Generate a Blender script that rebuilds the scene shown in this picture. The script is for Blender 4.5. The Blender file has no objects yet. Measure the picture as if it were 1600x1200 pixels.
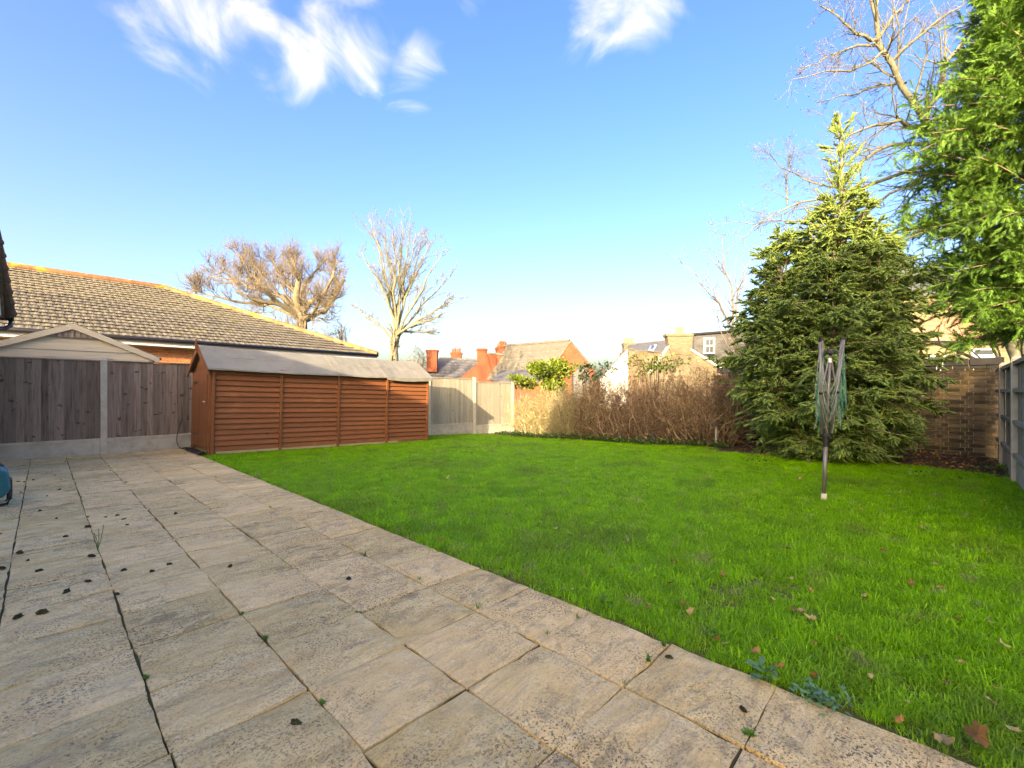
import bpy, math, random
import numpy as np
from mathutils import Vector, Matrix
random.seed(7); rng = np.random.default_rng(11)
scn = bpy.context.scene
COL = scn.collection
# ------------------------------------------------------------------ camera
FPX, CAMH, YH = 705.0, 1.19, 613.6
TH = math.atan(732/705)
FW = np.array([math.sin(TH), math.cos(TH)]); RT = np.array([math.cos(TH), -math.sin(TH)])
cam = bpy.data.cameras.new('camera'); camo = bpy.data.objects.new('camera', cam); COL.objects.link(camo)
cam.sensor_width = 36; cam.lens = FPX/1600*36; cam.shift_y = 13.6/1600
cam.clip_start = 0.05; cam.clip_end = 2000
camo.location = (0, 0, CAMH); camo.rotation_euler = (math.pi/2, 0, -TH)
scn.camera = camo
# ------------------------------------------------------------------ light
SUN = Vector((2.15, 1.0, -0.68)).normalized()
EXPOSURE = 2.68; SKY = 0.15; SUNPOW = 2.0
w = bpy.data.worlds.new('World'); scn.world = w; w.use_nodes = True
nt = w.node_tree; N = nt.nodes; L = nt.links; N.clear()
def nn(t, **k):
    n = N.new(t)
    for a, b in k.items(): setattr(n, a, b)
    return n
sky = nn('ShaderNodeTexSky'); sky.sky_type = 'NISHITA'; sky.sun_disc = False
sky.sun_elevation = math.asin(-SUN.z); sky.sun_rotation = math.atan2(-SUN.x, -SUN.y) % (2*math.pi)
sky.altitude = 50; sky.air_density = 1.0; sky.dust_density = 6.0; sky.ozone_density = 4.0
hs = nn('ShaderNodeHueSaturation'); hs.inputs['Saturation'].default_value = 1.27; hs.inputs['Hue'].default_value = 0.5215
L.new(sky.outputs[0], hs.inputs['Color'])
# fair-weather clouds: soft noise gathered in a few banks all round the sky
tc = nn('ShaderNodeTexCoord')
nz = nn('ShaderNodeTexNoise'); nz.inputs['Scale'].default_value = 6.5; nz.inputs['Detail'].default_value = 12; nz.inputs['Roughness'].default_value = .56; nz.inputs['Distortion'].default_value = .9
mp = nn('ShaderNodeMapping'); mp.inputs['Scale'].default_value = (1, 1, 1.35)
L.new(tc.outputs['Generated'], mp.inputs[0]); L.new(mp.outputs[0], nz.inputs['Vector'])
def ray(px, py):
    v = np.array([FW[0]+(px-800)/FPX*RT[0], FW[1]+(px-800)/FPX*RT[1], (YH-py)/FPX]); return v/np.linalg.norm(v)
banks = [(ray(300, 15), .14, 1), (ray(380, 0), .11, .9), (ray(500, 70), .11, .95), (ray(560, 85), .10, .9), (ray(640, 125), .08, .8), (ray(980, 5), .15, .9), (ray(1080, 30), .10, .55), (ray(870, 245), .12, .5), (ray(1340, 50), .10, .6), (ray(350, 285), .05, .42),
         (ray(740, 8), .05, .6)]
for a in range(20, 340, 32):   # the same kind of banks over the rest of the sky
    for e in (18, 45):
        az = math.radians(a+e*2+60); d = np.array([math.sin(az)*math.cos(math.radians(e)), math.cos(az)*math.cos(math.radians(e)), math.sin(math.radians(e))])
        if d[0]*FW[0]+d[1]*FW[1] < .25: banks.append((d, .25, .9))
prev = None
for v, r, s in banks:
    dp = nn('ShaderNodeVectorMath', operation='DISTANCE'); dp.inputs[1].default_value = tuple(v)
    nv = nn('ShaderNodeVectorMath', operation='NORMALIZE'); L.new(tc.outputs['Generated'], nv.inputs[0]); L.new(nv.outputs[0], dp.inputs[0])
    mr = nn('ShaderNodeMapRange', interpolation_type='SMOOTHSTEP'); mr.inputs[1].default_value = r*1.5; mr.inputs[2].default_value = 0; mr.inputs[3].default_value = 0; mr.inputs[4].default_value = s
    L.new(dp.outputs['Value'], mr.inputs[0])
    if prev is None: prev = mr.outputs[0]
    else:
        mx = nn('ShaderNodeMath', operation='MAXIMUM'); L.new(prev, mx.inputs[0]); L.new(mr.outputs[0], mx.inputs[1]); prev = mx.outputs[0]
ad = nn('ShaderNodeMath', operation='MULTIPLY_ADD'); ad.inputs[1].default_value = .55; L.new(prev, ad.inputs[0]); L.new(nz.outputs[0], ad.inputs[2])
cr = nn('ShaderNodeMapRange', interpolation_type='SMOOTHSTEP'); cr.inputs[1].default_value = .78; cr.inputs[2].default_value = 1.28; cr.inputs[4].default_value = .58; L.new(ad.outputs[0], cr.inputs[0])
mixc = nn('ShaderNodeMix', data_type='RGBA'); L.new(cr.outputs[0], mixc.inputs[0]); L.new(hs.outputs[0], mixc.inputs[6]); mixc.inputs[7].default_value = (2.3, 2.4, 2.6, 1)
bg = nn('ShaderNodeBackground'); bg.inputs[1].default_value = SKY; L.new(mixc.outputs[2], bg.inputs[0])
wo = nn('ShaderNodeOutputWorld'); L.new(bg.outputs[0], wo.inputs[0])
sl = bpy.data.lights.new('sun', 'SUN'); sl.energy = SUNPOW; sl.angle = math.radians(.5); sl.color = (1, .965, .94)
so = bpy.data.objects.new('sun', sl); COL.objects.link(so); so.rotation_euler = SUN.to_track_quat('-Z', 'Y').to_euler(); so.location = (-30, -14, 20)
scn.view_settings.view_transform = 'Standard'; scn.view_settings.look = 'None'; scn.view_settings.gamma = 1; scn.view_settings.use_curve_mapping = False
scn.view_settings.exposure = EXPOSURE
scn.view_settings.use_white_balance = True; scn.view_settings.white_balance_temperature = 11000; scn.view_settings.white_balance_tint = 12
scn.render.engine = 'CYCLES'; scn.cycles.max_bounces = 5; scn.cycles.transparent_max_bounces = 8
try: scn.cycles.use_denoising = True
except Exception: pass
# ------------------------------------------------------------------ helpers
def at(px, d):
    l = (px-800)/FPX*d; p = d*FW+l*RT; return float(p[0]), float(p[1])
def P(px, py, d):
    x, y = at(px, d); return np.array([x, y, CAMH+(YH-py)/FPX*d])
def sm(t):
    t = np.clip(t, 0, 1); return t*t*(3-2*t)
def gz(x, y):
    x = np.asarray(x, float); y = np.asarray(y, float)
    z = -.28*np.clip((x-2)/10, 0, 1.2)*np.clip((y-3)/9, 0, 1.2)
    r = np.hypot(x-5, y-4); return z-1.6*sm((r-14)/28)
def gnd(px, py, lift=0):
    d = FPX*CAMH/(py-YH)
    for _ in range(6):
        x, y = at(px, d); d = FPX*(CAMH-float(gz(x, y)))/(py-YH)
    return x, y, float(gz(x, y))+lift

class MB:
    def __init__(s): s.v = []; s.f = []; s.n = 0
    def add(s, v, f):
        s.v += [tuple(map(float, p)) for p in v]; s.f += [tuple(i+s.n for i in q) for q in f]; s.n = len(s.v); return s
    def box(s, c, h, rz=0, M=None):
        cx, cy, cz = c; a, b, e = h[0]/2, h[1]/2, h[2]/2; co, si = math.cos(rz), math.sin(rz)
        v = []
        for z in (-e, e):
            for x, y in ((-a, -b), (a, -b), (a, b), (-a, b)): v.append((cx+x*co-y*si, cy+x*si+y*co, cz+z))
        if M is not None: v = [tuple(M @ Vector(p)) for p in v]
        return s.add(v, [(0, 3, 2, 1), (4, 5, 6, 7), (0, 1, 5, 4), (1, 2, 6, 5), (2, 3, 7, 6), (3, 0, 4, 7)])
    def prism(s, pts, off):
        n = len(pts); pts = [np.array(p, float) for p in pts]; off = np.array(off, float)
        nrm = sum((np.cross(pts[i]-pts[0], pts[i+1]-pts[0]) for i in range(1, n-1)), np.zeros(3))
        if np.dot(nrm, off) > 0: pts = pts[::-1]
        v = pts+[p+off for p in pts]
        return s.add(v, [tuple(range(n)), tuple(range(2*n-1, n-1, -1))]+[(i, n+i, n+(i+1) % n, (i+1) % n) for i in range(n)])
    def tube(s, pts, rad, n=8, cap=True):
        pts = [np.array(p, float) for p in pts]; K = len(pts)
        rad = [rad]*K if np.isscalar(rad) else rad
        v, f = [], []
        for k in range(K):
            t = pts[min(k+1, K-1)]-pts[max(k-1, 0)]; t = t/(np.linalg.norm(t)+1e-9)
            a = np.array([0, 0, 1.]) if abs(t[2]) < .9 else np.array([1., 0, 0])
            u = np.cross(a, t); u /= np.linalg.norm(u); q = np.cross(t, u)
            for i in range(n):
                g = 2*math.pi*i/n; v.append(pts[k]+rad[k]*(math.cos(g)*u+math.sin(g)*q))
        for k in range(K-1):
            for i in range(n): f.append((k*n+i, k*n+(i+1) % n, (k+1)*n+(i+1) % n, (k+1)*n+i))
        if cap: f += [tuple(range(n-1, -1, -1)), tuple(range((K-1)*n, K*n))]
        return s.add(v, f)
    def mesh(s, name, o=(0, 0, 0)):
        me = bpy.data.meshes.new(name); v = [(p[0]-o[0], p[1]-o[1], p[2]-o[2]) for p in s.v]
        me.from_pydata(v, [], s.f); me.update(); return me
    def build(s, name, mat, root=None, parent=None, smooth=False, bevel=0):
        o = rootloc(root) if root is not None else (0, 0, 0)
        me = s.mesh(name, o)
        return place(name, me, mat, parent or root, smooth=smooth, bevel=bevel)
def rootloc(r):
    while r.parent: r = r.parent
    return r.get('_o', None) and tuple(r['_o']) or tuple(r.location)
def place(name, me, mat, parent=None, loc=(0, 0, 0), rz=0, smooth=False, bevel=0):
    if mat and not me.materials: me.materials.append(mat)
    if smooth: me.polygons.foreach_set('use_smooth', [True]*len(me.polygons))
    o = bpy.data.objects.new(name, me); COL.objects.link(o); o.location = loc; o.rotation_euler = (0, 0, rz)
    if parent: o.parent = parent
    if bevel:
        m = o.modifiers.new('bevel', 'BEVEL'); m.width = bevel; m.segments = 2; m.limit_method = 'ANGLE'
    return o
def tag(o, label=None, cat=None, group=None, kind=None):
    if label: o['label'] = label
    if cat: o['category'] = cat
    if group: o['group'] = group
    if kind: o['kind'] = kind
    return o
def thing(name, label, cat, loc=(0, 0, 0), group=None):
    o = bpy.data.objects.new(name, None); COL.objects.link(o); o.location = loc; o.empty_display_size = .1
    return tag(o, label, cat, group)
def npmesh(name, V, F, tint=None):
    """V (n,3), F (m,3) triangles or (m,4) quads"""
    me = bpy.data.meshes.new(name); k = F.shape[1]; m = len(F)
    me.vertices.add(len(V)); me.vertices.foreach_set('co', np.ascontiguousarray(V, dtype=np.float32).ravel())
    me.loops.add(m*k); me.loops.foreach_set('vertex_index', np.ascontiguousarray(F, dtype=np.int32).ravel())
    me.polygons.add(m); me.polygons.foreach_set('loop_start', np.arange(0, m*k, k, dtype=np.int32))
    if tint is not None:
        a = me.attributes.new('tint', 'FLOAT', 'POINT'); a.data.foreach_set('value', np.ascontiguousarray(tint, dtype=np.float32))
    me.update(calc_edges=True); return me
def norm(a): return a/(np.linalg.norm(a, axis=-1, keepdims=True)+1e-9)
def frames(D, roll=None):
    """orthonormal frames with x along D"""
    D = norm(D); up = np.tile(np.array([0, 0, 1.]), (len(D), 1)); bad = np.abs(D[:, 2]) > .97; up[bad] = (1, 0, 0)
    Y = norm(np.cross(up, D)); Z = np.cross(D, Y)
    if roll is not None:
        c, s = np.cos(roll)[:, None], np.sin(roll)[:, None]; Y, Z = Y*c+Z*s, Z*c-Y*s
    return np.stack([D, Y, Z], axis=2)
def batch(tv, tf, pos, D, scale, roll=None, wid=None):
    """copies of a template (x = along) at pos, direction D"""
    Mx = frames(D, roll); S = np.asarray(scale)[:, None, None]*tv[None]
    if wid is not None: S = np.stack([tv[None, :, 0]*np.asarray(scale)[:, None], tv[None, :, 1]*np.asarray(wid)[:, None], tv[None, :, 2]*np.asarray(wid)[:, None]], axis=2)
    V = np.einsum('nij,nkj->nki', Mx, S)+pos[:, None, :]
    F = tf[None]+(np.arange(len(pos))*len(tv))[:, None, None]
    return V.reshape(-1, 3), F.reshape(-1, tf.shape[1])
def tubes(Pn, R, n=4):
    """Pn (N,K,3) polylines, R (N,K) radii -> quads"""
    Nn, K, _ = Pn.shape; T = np.gradient(Pn, axis=1); T = norm(T)
    ref = np.where(np.abs(T[:, :1, 2:3]) > .9, np.array([1., 0, 0]), np.array([0, 0, 1.])); ref = np.broadcast_to(ref, T.shape)
    U = norm(np.cross(ref, T)); W = np.cross(T, U)
    a = np.arange(n)*2*np.pi/n
    V = Pn[:, :, None, :]+R[:, :, None, None]*(np.cos(a)[None, None, :, None]*U[:, :, None, :]+np.sin(a)[None, None, :, None]*W[:, :, None, :])
    idx = np.arange(Nn*K*n).reshape(Nn, K, n); i0 = idx[:, :-1]; i1 = idx[:, 1:]
    F = np.stack([i0, np.roll(i0, -1, 2), np.roll(i1, -1, 2), i1], axis=-1).reshape(-1, 4)
    return V.reshape(-1, 3), F
def grow(S, D, Ln, R0, K, wig, up, tip=.25):
    n = len(S); Pn = np.zeros((n, K, 3)); Pn[:, 0] = S; d = norm(D); st = (np.asarray(Ln)/(K-1))[:, None]
    for k in range(1, K):
        d = norm(d+wig*rng.normal(size=(n, 3))+np.array([0, 0, 1.])*np.broadcast_to(np.asarray(up, float), (n,))[:, None]); Pn[:, k] = Pn[:, k-1]+d*st
    R = np.asarray(R0)[:, None]*np.linspace(1, tip, K)[None]; return Pn, R
def kids(Pn, R, cnt, t0, t1, a0, a1, lr, rr, K, wig, up, rmin=.002, tip=.25, lmin=0):
    n, Kp, _ = Pn.shape; rep = np.repeat(np.arange(n), cnt) if np.isscalar(cnt) else np.repeat(np.arange(n), cnt)
    m = len(rep); t = rng.uniform(t0, t1, m)*(Kp-1); k = np.minimum(t.astype(int), Kp-2); fr = (t-k)[:, None]
    A = Pn[rep, k]; B = Pn[rep, k+1]; pos = A+(B-A)*fr; tan = norm(B-A)
    per = norm(np.cross(tan, rng.normal(size=(m, 3)))); an = rng.uniform(a0, a1, m)[:, None]
    D = np.cos(an)*tan+np.sin(an)*per
    Lp = np.linalg.norm(Pn[:, -1]-Pn[:, 0], axis=1)[rep]
    Ln = np.maximum(Lp*lr*(1.15-.6*t/(Kp-1))*rng.uniform(.6, 1.3, m), lmin)
    Rp = R[rep, k]*(1-fr[:, 0])+R[rep, k+1]*fr[:, 0]
    return grow(pos, D, Ln, np.maximum(Rp*rr, rmin), K, wig, up, tip)
def join(parts):
    Vs, Fs, n = [], [], 0
    for V, F in parts: Vs.append(V); Fs.append(F+n); n += len(V)
    return np.concatenate(Vs), np.concatenate(Fs)
def npart(name, V, F, mat, root, tint=None, parent=None, smooth=False):
    o = np.array(root.location) if root else np.zeros(3)
    return place(name, npmesh(name, V-o, F, tint), mat, parent or root, smooth=smooth)
# ------------------------------------------------------------------ materials
def surf(name, cols, scale=(1, 1, 1), nscale=4, detail=6, rough=.85, bump=.3, bdist=.01, rnd=.25, spec=.25, speck=None, dist=0., patch=None, tint=None, metal=0, trans=0):
    m = bpy.data.materials.new(name); m.use_nodes = True; t = m.node_tree; n = t.nodes; l = t.links; b = n['Principled BSDF']
    def nd(ty, **k):
        q = n.new(ty)
        for a, c in k.items(): setattr(q, a, c)
        return q
    geo = nd('ShaderNodeNewGeometry'); oi = nd('ShaderNodeObjectInfo'); mp = nd('ShaderNodeMapping'); mp.inputs['Scale'].default_value = scale
    l.new(geo.outputs['Position'], mp.inputs[0])
    sh = nd('ShaderNodeMath', operation='MULTIPLY'); sh.inputs[1].default_value = 37.; l.new(oi.outputs['Random'], sh.inputs[0])
    nz = nd('ShaderNodeTexNoise', noise_dimensions='4D'); nz.inputs['Scale'].default_value = nscale; nz.inputs['Detail'].default_value = detail; nz.inputs['Roughness'].default_value = .65; nz.inputs['Distortion'].default_value = dist
    l.new(mp.outputs[0], nz.inputs['Vector'])
    if rnd: l.new(sh.outputs[0], nz.inputs['W'])
    cr = nd('ShaderNodeValToRGB'); e = cr.color_ramp.elements
    lo, hi = .3, .7
    e[0].position = lo; e[0].color = (*cols[0], 1); e[1].position = hi; e[1].color = (*cols[-1], 1)
    for i, c in enumerate(cols[1:-1]):
        q = e.new(lo+(hi-lo)*(i+1)/(len(cols)-1)); q.color = (*c, 1)
    l.new(nz.outputs['Fac'], cr.inputs[0]); out = cr.outputs[0]
    def mixin(fac, col):
        nonlocal out
        mx = nd('ShaderNodeMix', data_type='RGBA'); l.new(fac, mx.inputs[0]); l.new(out, mx.inputs[6]); mx.inputs[7].default_value = (*col, 1); out = mx.outputs[2]
    def mask(sc, lo, hi, amt, coords=None, det=4):
        q = nd('ShaderNodeTexNoise'); q.inputs['Scale'].default_value = sc; q.inputs['Detail'].default_value = det; l.new(coords or geo.outputs['Position'], q.inputs['Vector'])
        r = nd('ShaderNodeMapRange', interpolation_type='SMOOTHSTEP'); r.inputs[1].default_value = lo; r.inputs[2].default_value = hi; r.inputs[4].default_value = amt; l.new(q.outputs[0], r.inputs[0]); return r.outputs[0]
    for p in (patch or []):      # (colour, scale, lo, hi, amount)
        mixin(mask(p[1], p[2], p[3], p[4]), p[0])
    if speck:                    # (colour, scale, lo, hi, amount, area scale)
        a = mask(speck[1], speck[2], speck[3], speck[4], det=3); c = mask(speck[5], .38, .62, 1.0)
        mu = nd('ShaderNodeMath', operation='MULTIPLY'); l.new(a, mu.inputs[0]); l.new(c, mu.inputs[1]); mixin(mu.outputs[0], speck[0])
    if tint:                     # natural colour variation, and the spruce's sunlit top, stored on the leaves
        at_ = nd('ShaderNodeAttribute'); at_.attribute_name = 'tint'
        mx = nd('ShaderNodeMix', data_type='RGBA'); l.new(at_.outputs['Fac'], mx.inputs[0]); l.new(out, mx.inputs[6]); mx.inputs[7].default_value = (*tint, 1); out = mx.outputs[2]
    if rnd:
        hv = nd('ShaderNodeHueSaturation'); mr = nd('ShaderNodeMapRange'); mr.inputs[3].default_value = 1-rnd; mr.inputs[4].default_value = 1+rnd; l.new(oi.outputs['Random'], mr.inputs[0]); l.new(mr.outputs[0], hv.inputs['Value']); l.new(out, hv.inputs['Color']); out = hv.outputs[0]
    l.new(out, b.inputs['Base Color']); b.inputs['Roughness'].default_value = rough; b.inputs['Specular IOR Level'].default_value = spec; b.inputs['Metallic'].default_value = metal
    if bump:
        bp = nd('ShaderNodeBump'); bp.inputs['Strength'].default_value = bump; bp.inputs['Distance'].default_value = bdist; l.new(nz.outputs['Fac'], bp.inputs['Height']); l.new(bp.outputs[0], b.inputs['Normal'])
    if trans:
        tr = nd('ShaderNodeBsdfTranslucent'); l.new(out, tr.inputs[0]); ms = nd('ShaderNodeMixShader'); ms.inputs[0].default_value = trans; l.new(b.outputs[0], ms.inputs[1]); l.new(tr.outputs[0], ms.inputs[2]); l.new(ms.outputs[0], n['Material Output'].inputs[0])
    return m
def brickmat(name, c1, c2, mortar, axis, bw=.225, rh=.075, ms=.012):
    m = bpy.data.materials.new(name); m.use_nodes = True; t = m.node_tree; n = t.nodes; l = t.links; b = n['Principled BSDF']
    geo = n.new('ShaderNodeNewGeometry'); sp = n.new('ShaderNodeSeparateXYZ'); cb = n.new('ShaderNodeCombineXYZ'); l.new(geo.outputs['Position'], sp.inputs[0])
    dt = n.new('ShaderNodeVectorMath'); dt.operation = 'DOT_PRODUCT'; dt.inputs[1].default_value = (*axis, 0); l.new(geo.outputs['Position'], dt.inputs[0])
    l.new(dt.outputs['Value'], cb.inputs[0]); l.new(sp.outputs[2], cb.inputs[1])
    br = n.new('ShaderNodeTexBrick'); br.inputs['Scale'].default_value = 1; br.inputs['Brick Width'].default_value = bw; br.inputs['Row Height'].default_value = rh; br.inputs['Mortar Size'].default_value = ms
    br.inputs['Color1'].default_value = (*c1, 1); br.inputs['Color2'].default_value = (*c2, 1); br.inputs['Mortar'].default_value = (*mortar, 1); l.new(cb.outputs[0], br.inputs['Vector'])
    nz = n.new('ShaderNodeTexNoise'); nz.inputs['Scale'].default_value = .9; nz.inputs['Detail'].default_value = 8; l.new(geo.outputs['Position'], nz.inputs['Vector'])
    mr = n.new('ShaderNodeMapRange'); mr.inputs[1].default_value = .3; mr.inputs[2].default_value = .7; mr.inputs[3].default_value = .65; mr.inputs[4].default_value = 1.25; l.new(nz.outputs[0], mr.inputs[0])
    hv = n.new('ShaderNodeHueSaturation'); l.new(br.outputs[0], hv.inputs['Color']); l.new(mr.outputs[0], hv.inputs['Value']); l.new(hv.outputs[0], b.inputs['Base Color']); b.inputs['Roughness'].default_value = .9
    bp = n.new('ShaderNodeBump'); bp.invert = True; bp.inputs['Distance'].default_value = .01; l.new(br.outputs['Fac'], bp.inputs['Height']); l.new(bp.outputs[0], b.inputs['Normal'])
    return m
def slabmat():
    m = bpy.data.materials.new('riven_sandstone'); m.use_nodes = True; t = m.node_tree; n = t.nodes; l = t.links; b = n['Principled BSDF']
    geo = n.new('ShaderNodeNewGeometry'); oi = n.new('ShaderNodeObjectInfo')
    def math_(op, a, c=None):
        q = n.new('ShaderNodeMath'); q.operation = op
        for i, v in enumerate((a, c)):
            if v is None: continue
            if isinstance(v, (int, float)): q.inputs[i].default_value = v
            else: l.new(v, q.inputs[i])
        return q.outputs[0]
    off = n.new('ShaderNodeCombineXYZ'); l.new(math_('MULTIPLY', oi.outputs['Random'], 61.), off.inputs[0]); l.new(math_('MULTIPLY', oi.outputs['Random'], 23.), off.inputs[2])
    pos = n.new('ShaderNodeVectorMath'); l.new(geo.outputs['Position'], pos.inputs[0]); l.new(off.outputs[0], pos.inputs[1])
    def noise(sc, k, det, dist=0, src=pos.outputs[0], ro=.6):
        mp = n.new('ShaderNodeMapping'); mp.inputs['Scale'].default_value = sc; l.new(src, mp.inputs[0])
        q = n.new('ShaderNodeTexNoise'); q.inputs['Scale'].default_value = k; q.inputs['Detail'].default_value = det; q.inputs['Distortion'].default_value = dist; q.inputs['Roughness'].default_value = ro; l.new(mp.outputs[0], q.inputs['Vector']); return q.outputs[0]
    def rng_(v, lo, hi, o0=0., o1=1.):
        r = n.new('ShaderNodeMapRange'); r.interpolation_type = 'SMOOTHSTEP'; l.new(v, r.inputs[0])
        for i, x in enumerate((lo, hi, o0, o1)): r.inputs[i+1].default_value = x
        return r.outputs[0]
    def mix(f, a, c):
        q = n.new('ShaderNodeMix'); q.data_type = 'RGBA'
        if isinstance(f, float): q.inputs[0].default_value = f
        else: l.new(f, q.inputs[0])
        for i, v in ((6, a), (7, c)):
            if isinstance(v, tuple): q.inputs[i].default_value = (*v, 1)
            else: l.new(v, q.inputs[i])
        return q.outputs[2]
    riven = noise((1.0, 2.1, 2), 3.0, 10, 1.4)
    streak = noise((1.6, 9, 5), 2.4, 9, 1.2)
    fine = noise((1, 1.6, 1), 70, 5)
    c = mix(rng_(riven, .32, .68), (.64, .43, .17), (.80, .59, .27))
    c = mix(rng_(oi.outputs['Random'], .0, 1., 0., .45), c, (.64, .42, .21))
    c = mix(rng_(noise((1, 1, 1), 1.7, 4), .52, .72, 0, .6), c, (.60, .40, .13))      # ochre
    c = mix(rng_(noise((1, 2, 1), 2.9, 5, .8), .54, .70, 0, .4), c, (.42, .32, .2)) # greyish wear
    c = mix(rng_(streak, .55, .66, 0, .42), c, (.36, .26, .15))
    c = mix(rng_(streak, .42, .34, 0, .3), c, (.72, .57, .34))
    c = mix(rng_(fine, .52, .66, 0, .38), c, (.28, .21, .12))
    area = rng_(noise((1, 1, 1), .95, 4, 0, geo.outputs['Position']), .34, .58, .12, 1.)
    area2 = rng_(noise((1, 1, 1), 4.5, 4), .30, .55)
    li = rng_(noise((1, 1, 1), 105, 3, 0, pos.outputs[0], .7), .535, .585, 0, .9)
    c = mix(math_('MULTIPLY', li, math_('MULTIPLY', area, area2)), c, (.065, .058, .04))
    li2 = rng_(noise((1, 1, 1), 48, 4, 0, pos.outputs[0], .75), .60, .65, 0, .8)
    c = mix(math_('MULTIPLY', li2, area), c, (.09, .08, .05))
    c = mix(math_('MULTIPLY', rng_(noise((1, 1.5, 1), 8, 7, .6), .52, .66, 0, .6), area), c, (.21, .165, .09))   # dark algae blotches
    c = mix(rng_(noise((1, 1, 1), 30, 4), .63, .68, 0, .55), c, (.72, .62, .38))      # pale lichen
    hv = n.new('ShaderNodeHueSaturation'); l.new(rng_(oi.outputs['Random'], 0, 1, .90, 1.16), hv.inputs['Value']); l.new(c, hv.inputs['Color']); l.new(hv.outputs[0], b.inputs['Base Color'])
    b.inputs['Roughness'].default_value = .9; b.inputs['Specular IOR Level'].default_value = .2
    h = math_('ADD', math_('MULTIPLY', riven, 1.0), math_('ADD', math_('MULTIPLY', streak, .30), math_('MULTIPLY', fine, .12)))
    bp = n.new('ShaderNodeBump'); bp.inputs['Strength'].default_value = 1.0; bp.inputs['Distance'].default_value = .022; l.new(h, bp.inputs['Height']); l.new(bp.outputs[0], b.inputs['Normal'])
    return m
m_slab = slabmat()
m_joint = surf('joint_dirt', [(.03, .028, .018), (.075, .06, .035), (.05, .07, .018), (.12, .095, .06)], nscale=6, detail=9, rnd=0, bump=1)
m_soil = surf('soil', [(.03, .02, .012), (.06, .042, .027), (.09, .062, .04)], nscale=9, detail=9, bump=1, bdist=.03, rnd=0, patch=[((.16, .1, .06), 14, .6, .66, .7)])
m_lawnsoil = surf('lawn_thatch', [(.07, .075, .02), (.11, .12, .025), (.13, .10, .045)], nscale=7, detail=9, bump=1, bdist=.02, rnd=0)
m_ground = surf('rough_ground', [(.04, .06, .015), (.07, .09, .025), (.09, .08, .045)], nscale=.3, rnd=0)
m_fence = surf('weathered_timber', [(.115, .072, .047), (.215, .15, .105), (.29, .215, .16), (.18, .12, .08)], (14, 14, .9), 2.2, 9, .85, .5, .006, .30, patch=[((.07, .05, .035), 9, .64, .70, .8), ((.2, .2, .12), 1.1, .58, .75, .35)])
m_fence2 = surf('pale_timber', [(.18, .155, .115), (.27, .245, .185), (.33, .295, .22), (.23, .205, .15)], (14, 14, .9), 2.2, 9, .85, .5, .006, .16, patch=[((.14, .11, .07), 9, .66, .72, .7), ((.24, .25, .10), 1.4, .58, .75, .4)])
m_conc = surf('concrete', [(.37, .32, .23), (.5, .44, .33), (.57, .51, .39)], nscale=5, detail=9, bump=.4, rnd=.08, patch=[((.2, .2, .1), 2.2, .55, .75, .45), ((.2, .17, .13), 7, .6, .75, .4)])
m_shed = surf('stained_shiplap', [(.165, .053, .019), (.20, .067, .025), (.235, .082, .031), (.185, .061, .023)], (1.2, 16, 16), 2.5, 8, .7, .3, .003, .16, patch=[((.11, .04, .018), 11, .66, .72, .75), ((.4, .17, .07), 2.5, .6, .75, .35)])
m_shedv = surf('stained_door_timber', [(.15, .05, .016), (.21, .075, .026), (.26, .096, .033)], (16, 16, 1.0), 2.5, 8, .7, .4, .005, .1)
m_bare = surf('bare_shed_timber', [(.28, .2, .1), (.4, .3, .17)], (2, 12, 12), 3)
m_felt = surf('roof_felt', [(.165, .16, .13), (.21, .2, .165), (.245, .235, .19)], nscale=3, detail=12, bump=.5, rnd=.04, speck=((.15, .16, .14), 90, .5, .6, .5, 2))
m_tile = surf('lichen_concrete_tile', [(.082, .074, .058), (.13, .116, .09), (.17, .152, .118), (.118, .106, .082)], nscale=5, detail=10, bump=.6, rnd=.16, patch=[((.45, .42, .32), 16, .64, .68, .5), ((.19, .17, .06), 3, .58, .7, .5)])
m_ridge = surf('terracotta_ridge', [(.2, .075, .035), (.26, .125, .06), (.28, .175, .095)], nscale=4, detail=9, rnd=.15, patch=[((.5, .34, .05), 2.0, .55, .65, .7), ((.33, .3, .2), 6, .58, .7, .5)])
m_verge = surf('brown_verge_tile', [(.10, .065, .045), (.17, .115, .08)], nscale=8, rnd=.1)
m_black = surf('black_plastic', [(.012, .012, .013), (.02, .02, .022)], rough=.4, bump=0, rnd=0, spec=.4)
m_white = surf('white_upvc', [(.72, .72, .7), (.8, .8, .78)], rough=.4, bump=0, rnd=0, spec=.4)
m_cream = surf('cream_boards', [(.50, .42, .29), (.60, .51, .365), (.55, .465, .33)], (1, 1, 8), 2, rnd=.05, bump=.1)
m_dark = surf('dark_interior', [(.02, .02, .02), (.03, .03, .03)], rnd=0, bump=0)
m_greyslat = surf('grey_slat', [(.26, .22, .17), (.36, .31, .24)], rnd=.2)
m_glass = surf('window_glass', [(.03, .04, .05), (.06, .07, .08)], rough=.05, bump=0, rnd=0, spec=.8, nscale=1)
m_orange = surf('orange_brick', [(.36, .12, .05), (.47, .19, .085), (.52, .24, .12)], nscale=14, rnd=.16, bump=.4)
m_mortar = surf('mortar', [(.42, .36, .28), (.55, .5, .4)], nscale=20, rnd=0)
m_mortar2 = surf('old_mortar', [(.36, .31, .21), (.48, .42, .30)], nscale=20, rnd=0)
m_brick = surf('sooty_stock_brick', [(.04, .033, .028), (.072, .056, .042), (.115, .084, .052), (.055, .045, .035)], nscale=9, detail=8, rnd=.6, bump=.7, patch=[((.20, .125, .045), 2.2, .54, .68, .35), ((.2, .08, .05), 3.1, .63, .7, .5)])
m_coping = surf('dark_coping_stone', [(.04, .037, .035), (.075, .07, .065), (.10, .095, .085)], nscale=6, detail=9, rnd=.2, bump=.7)
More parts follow.
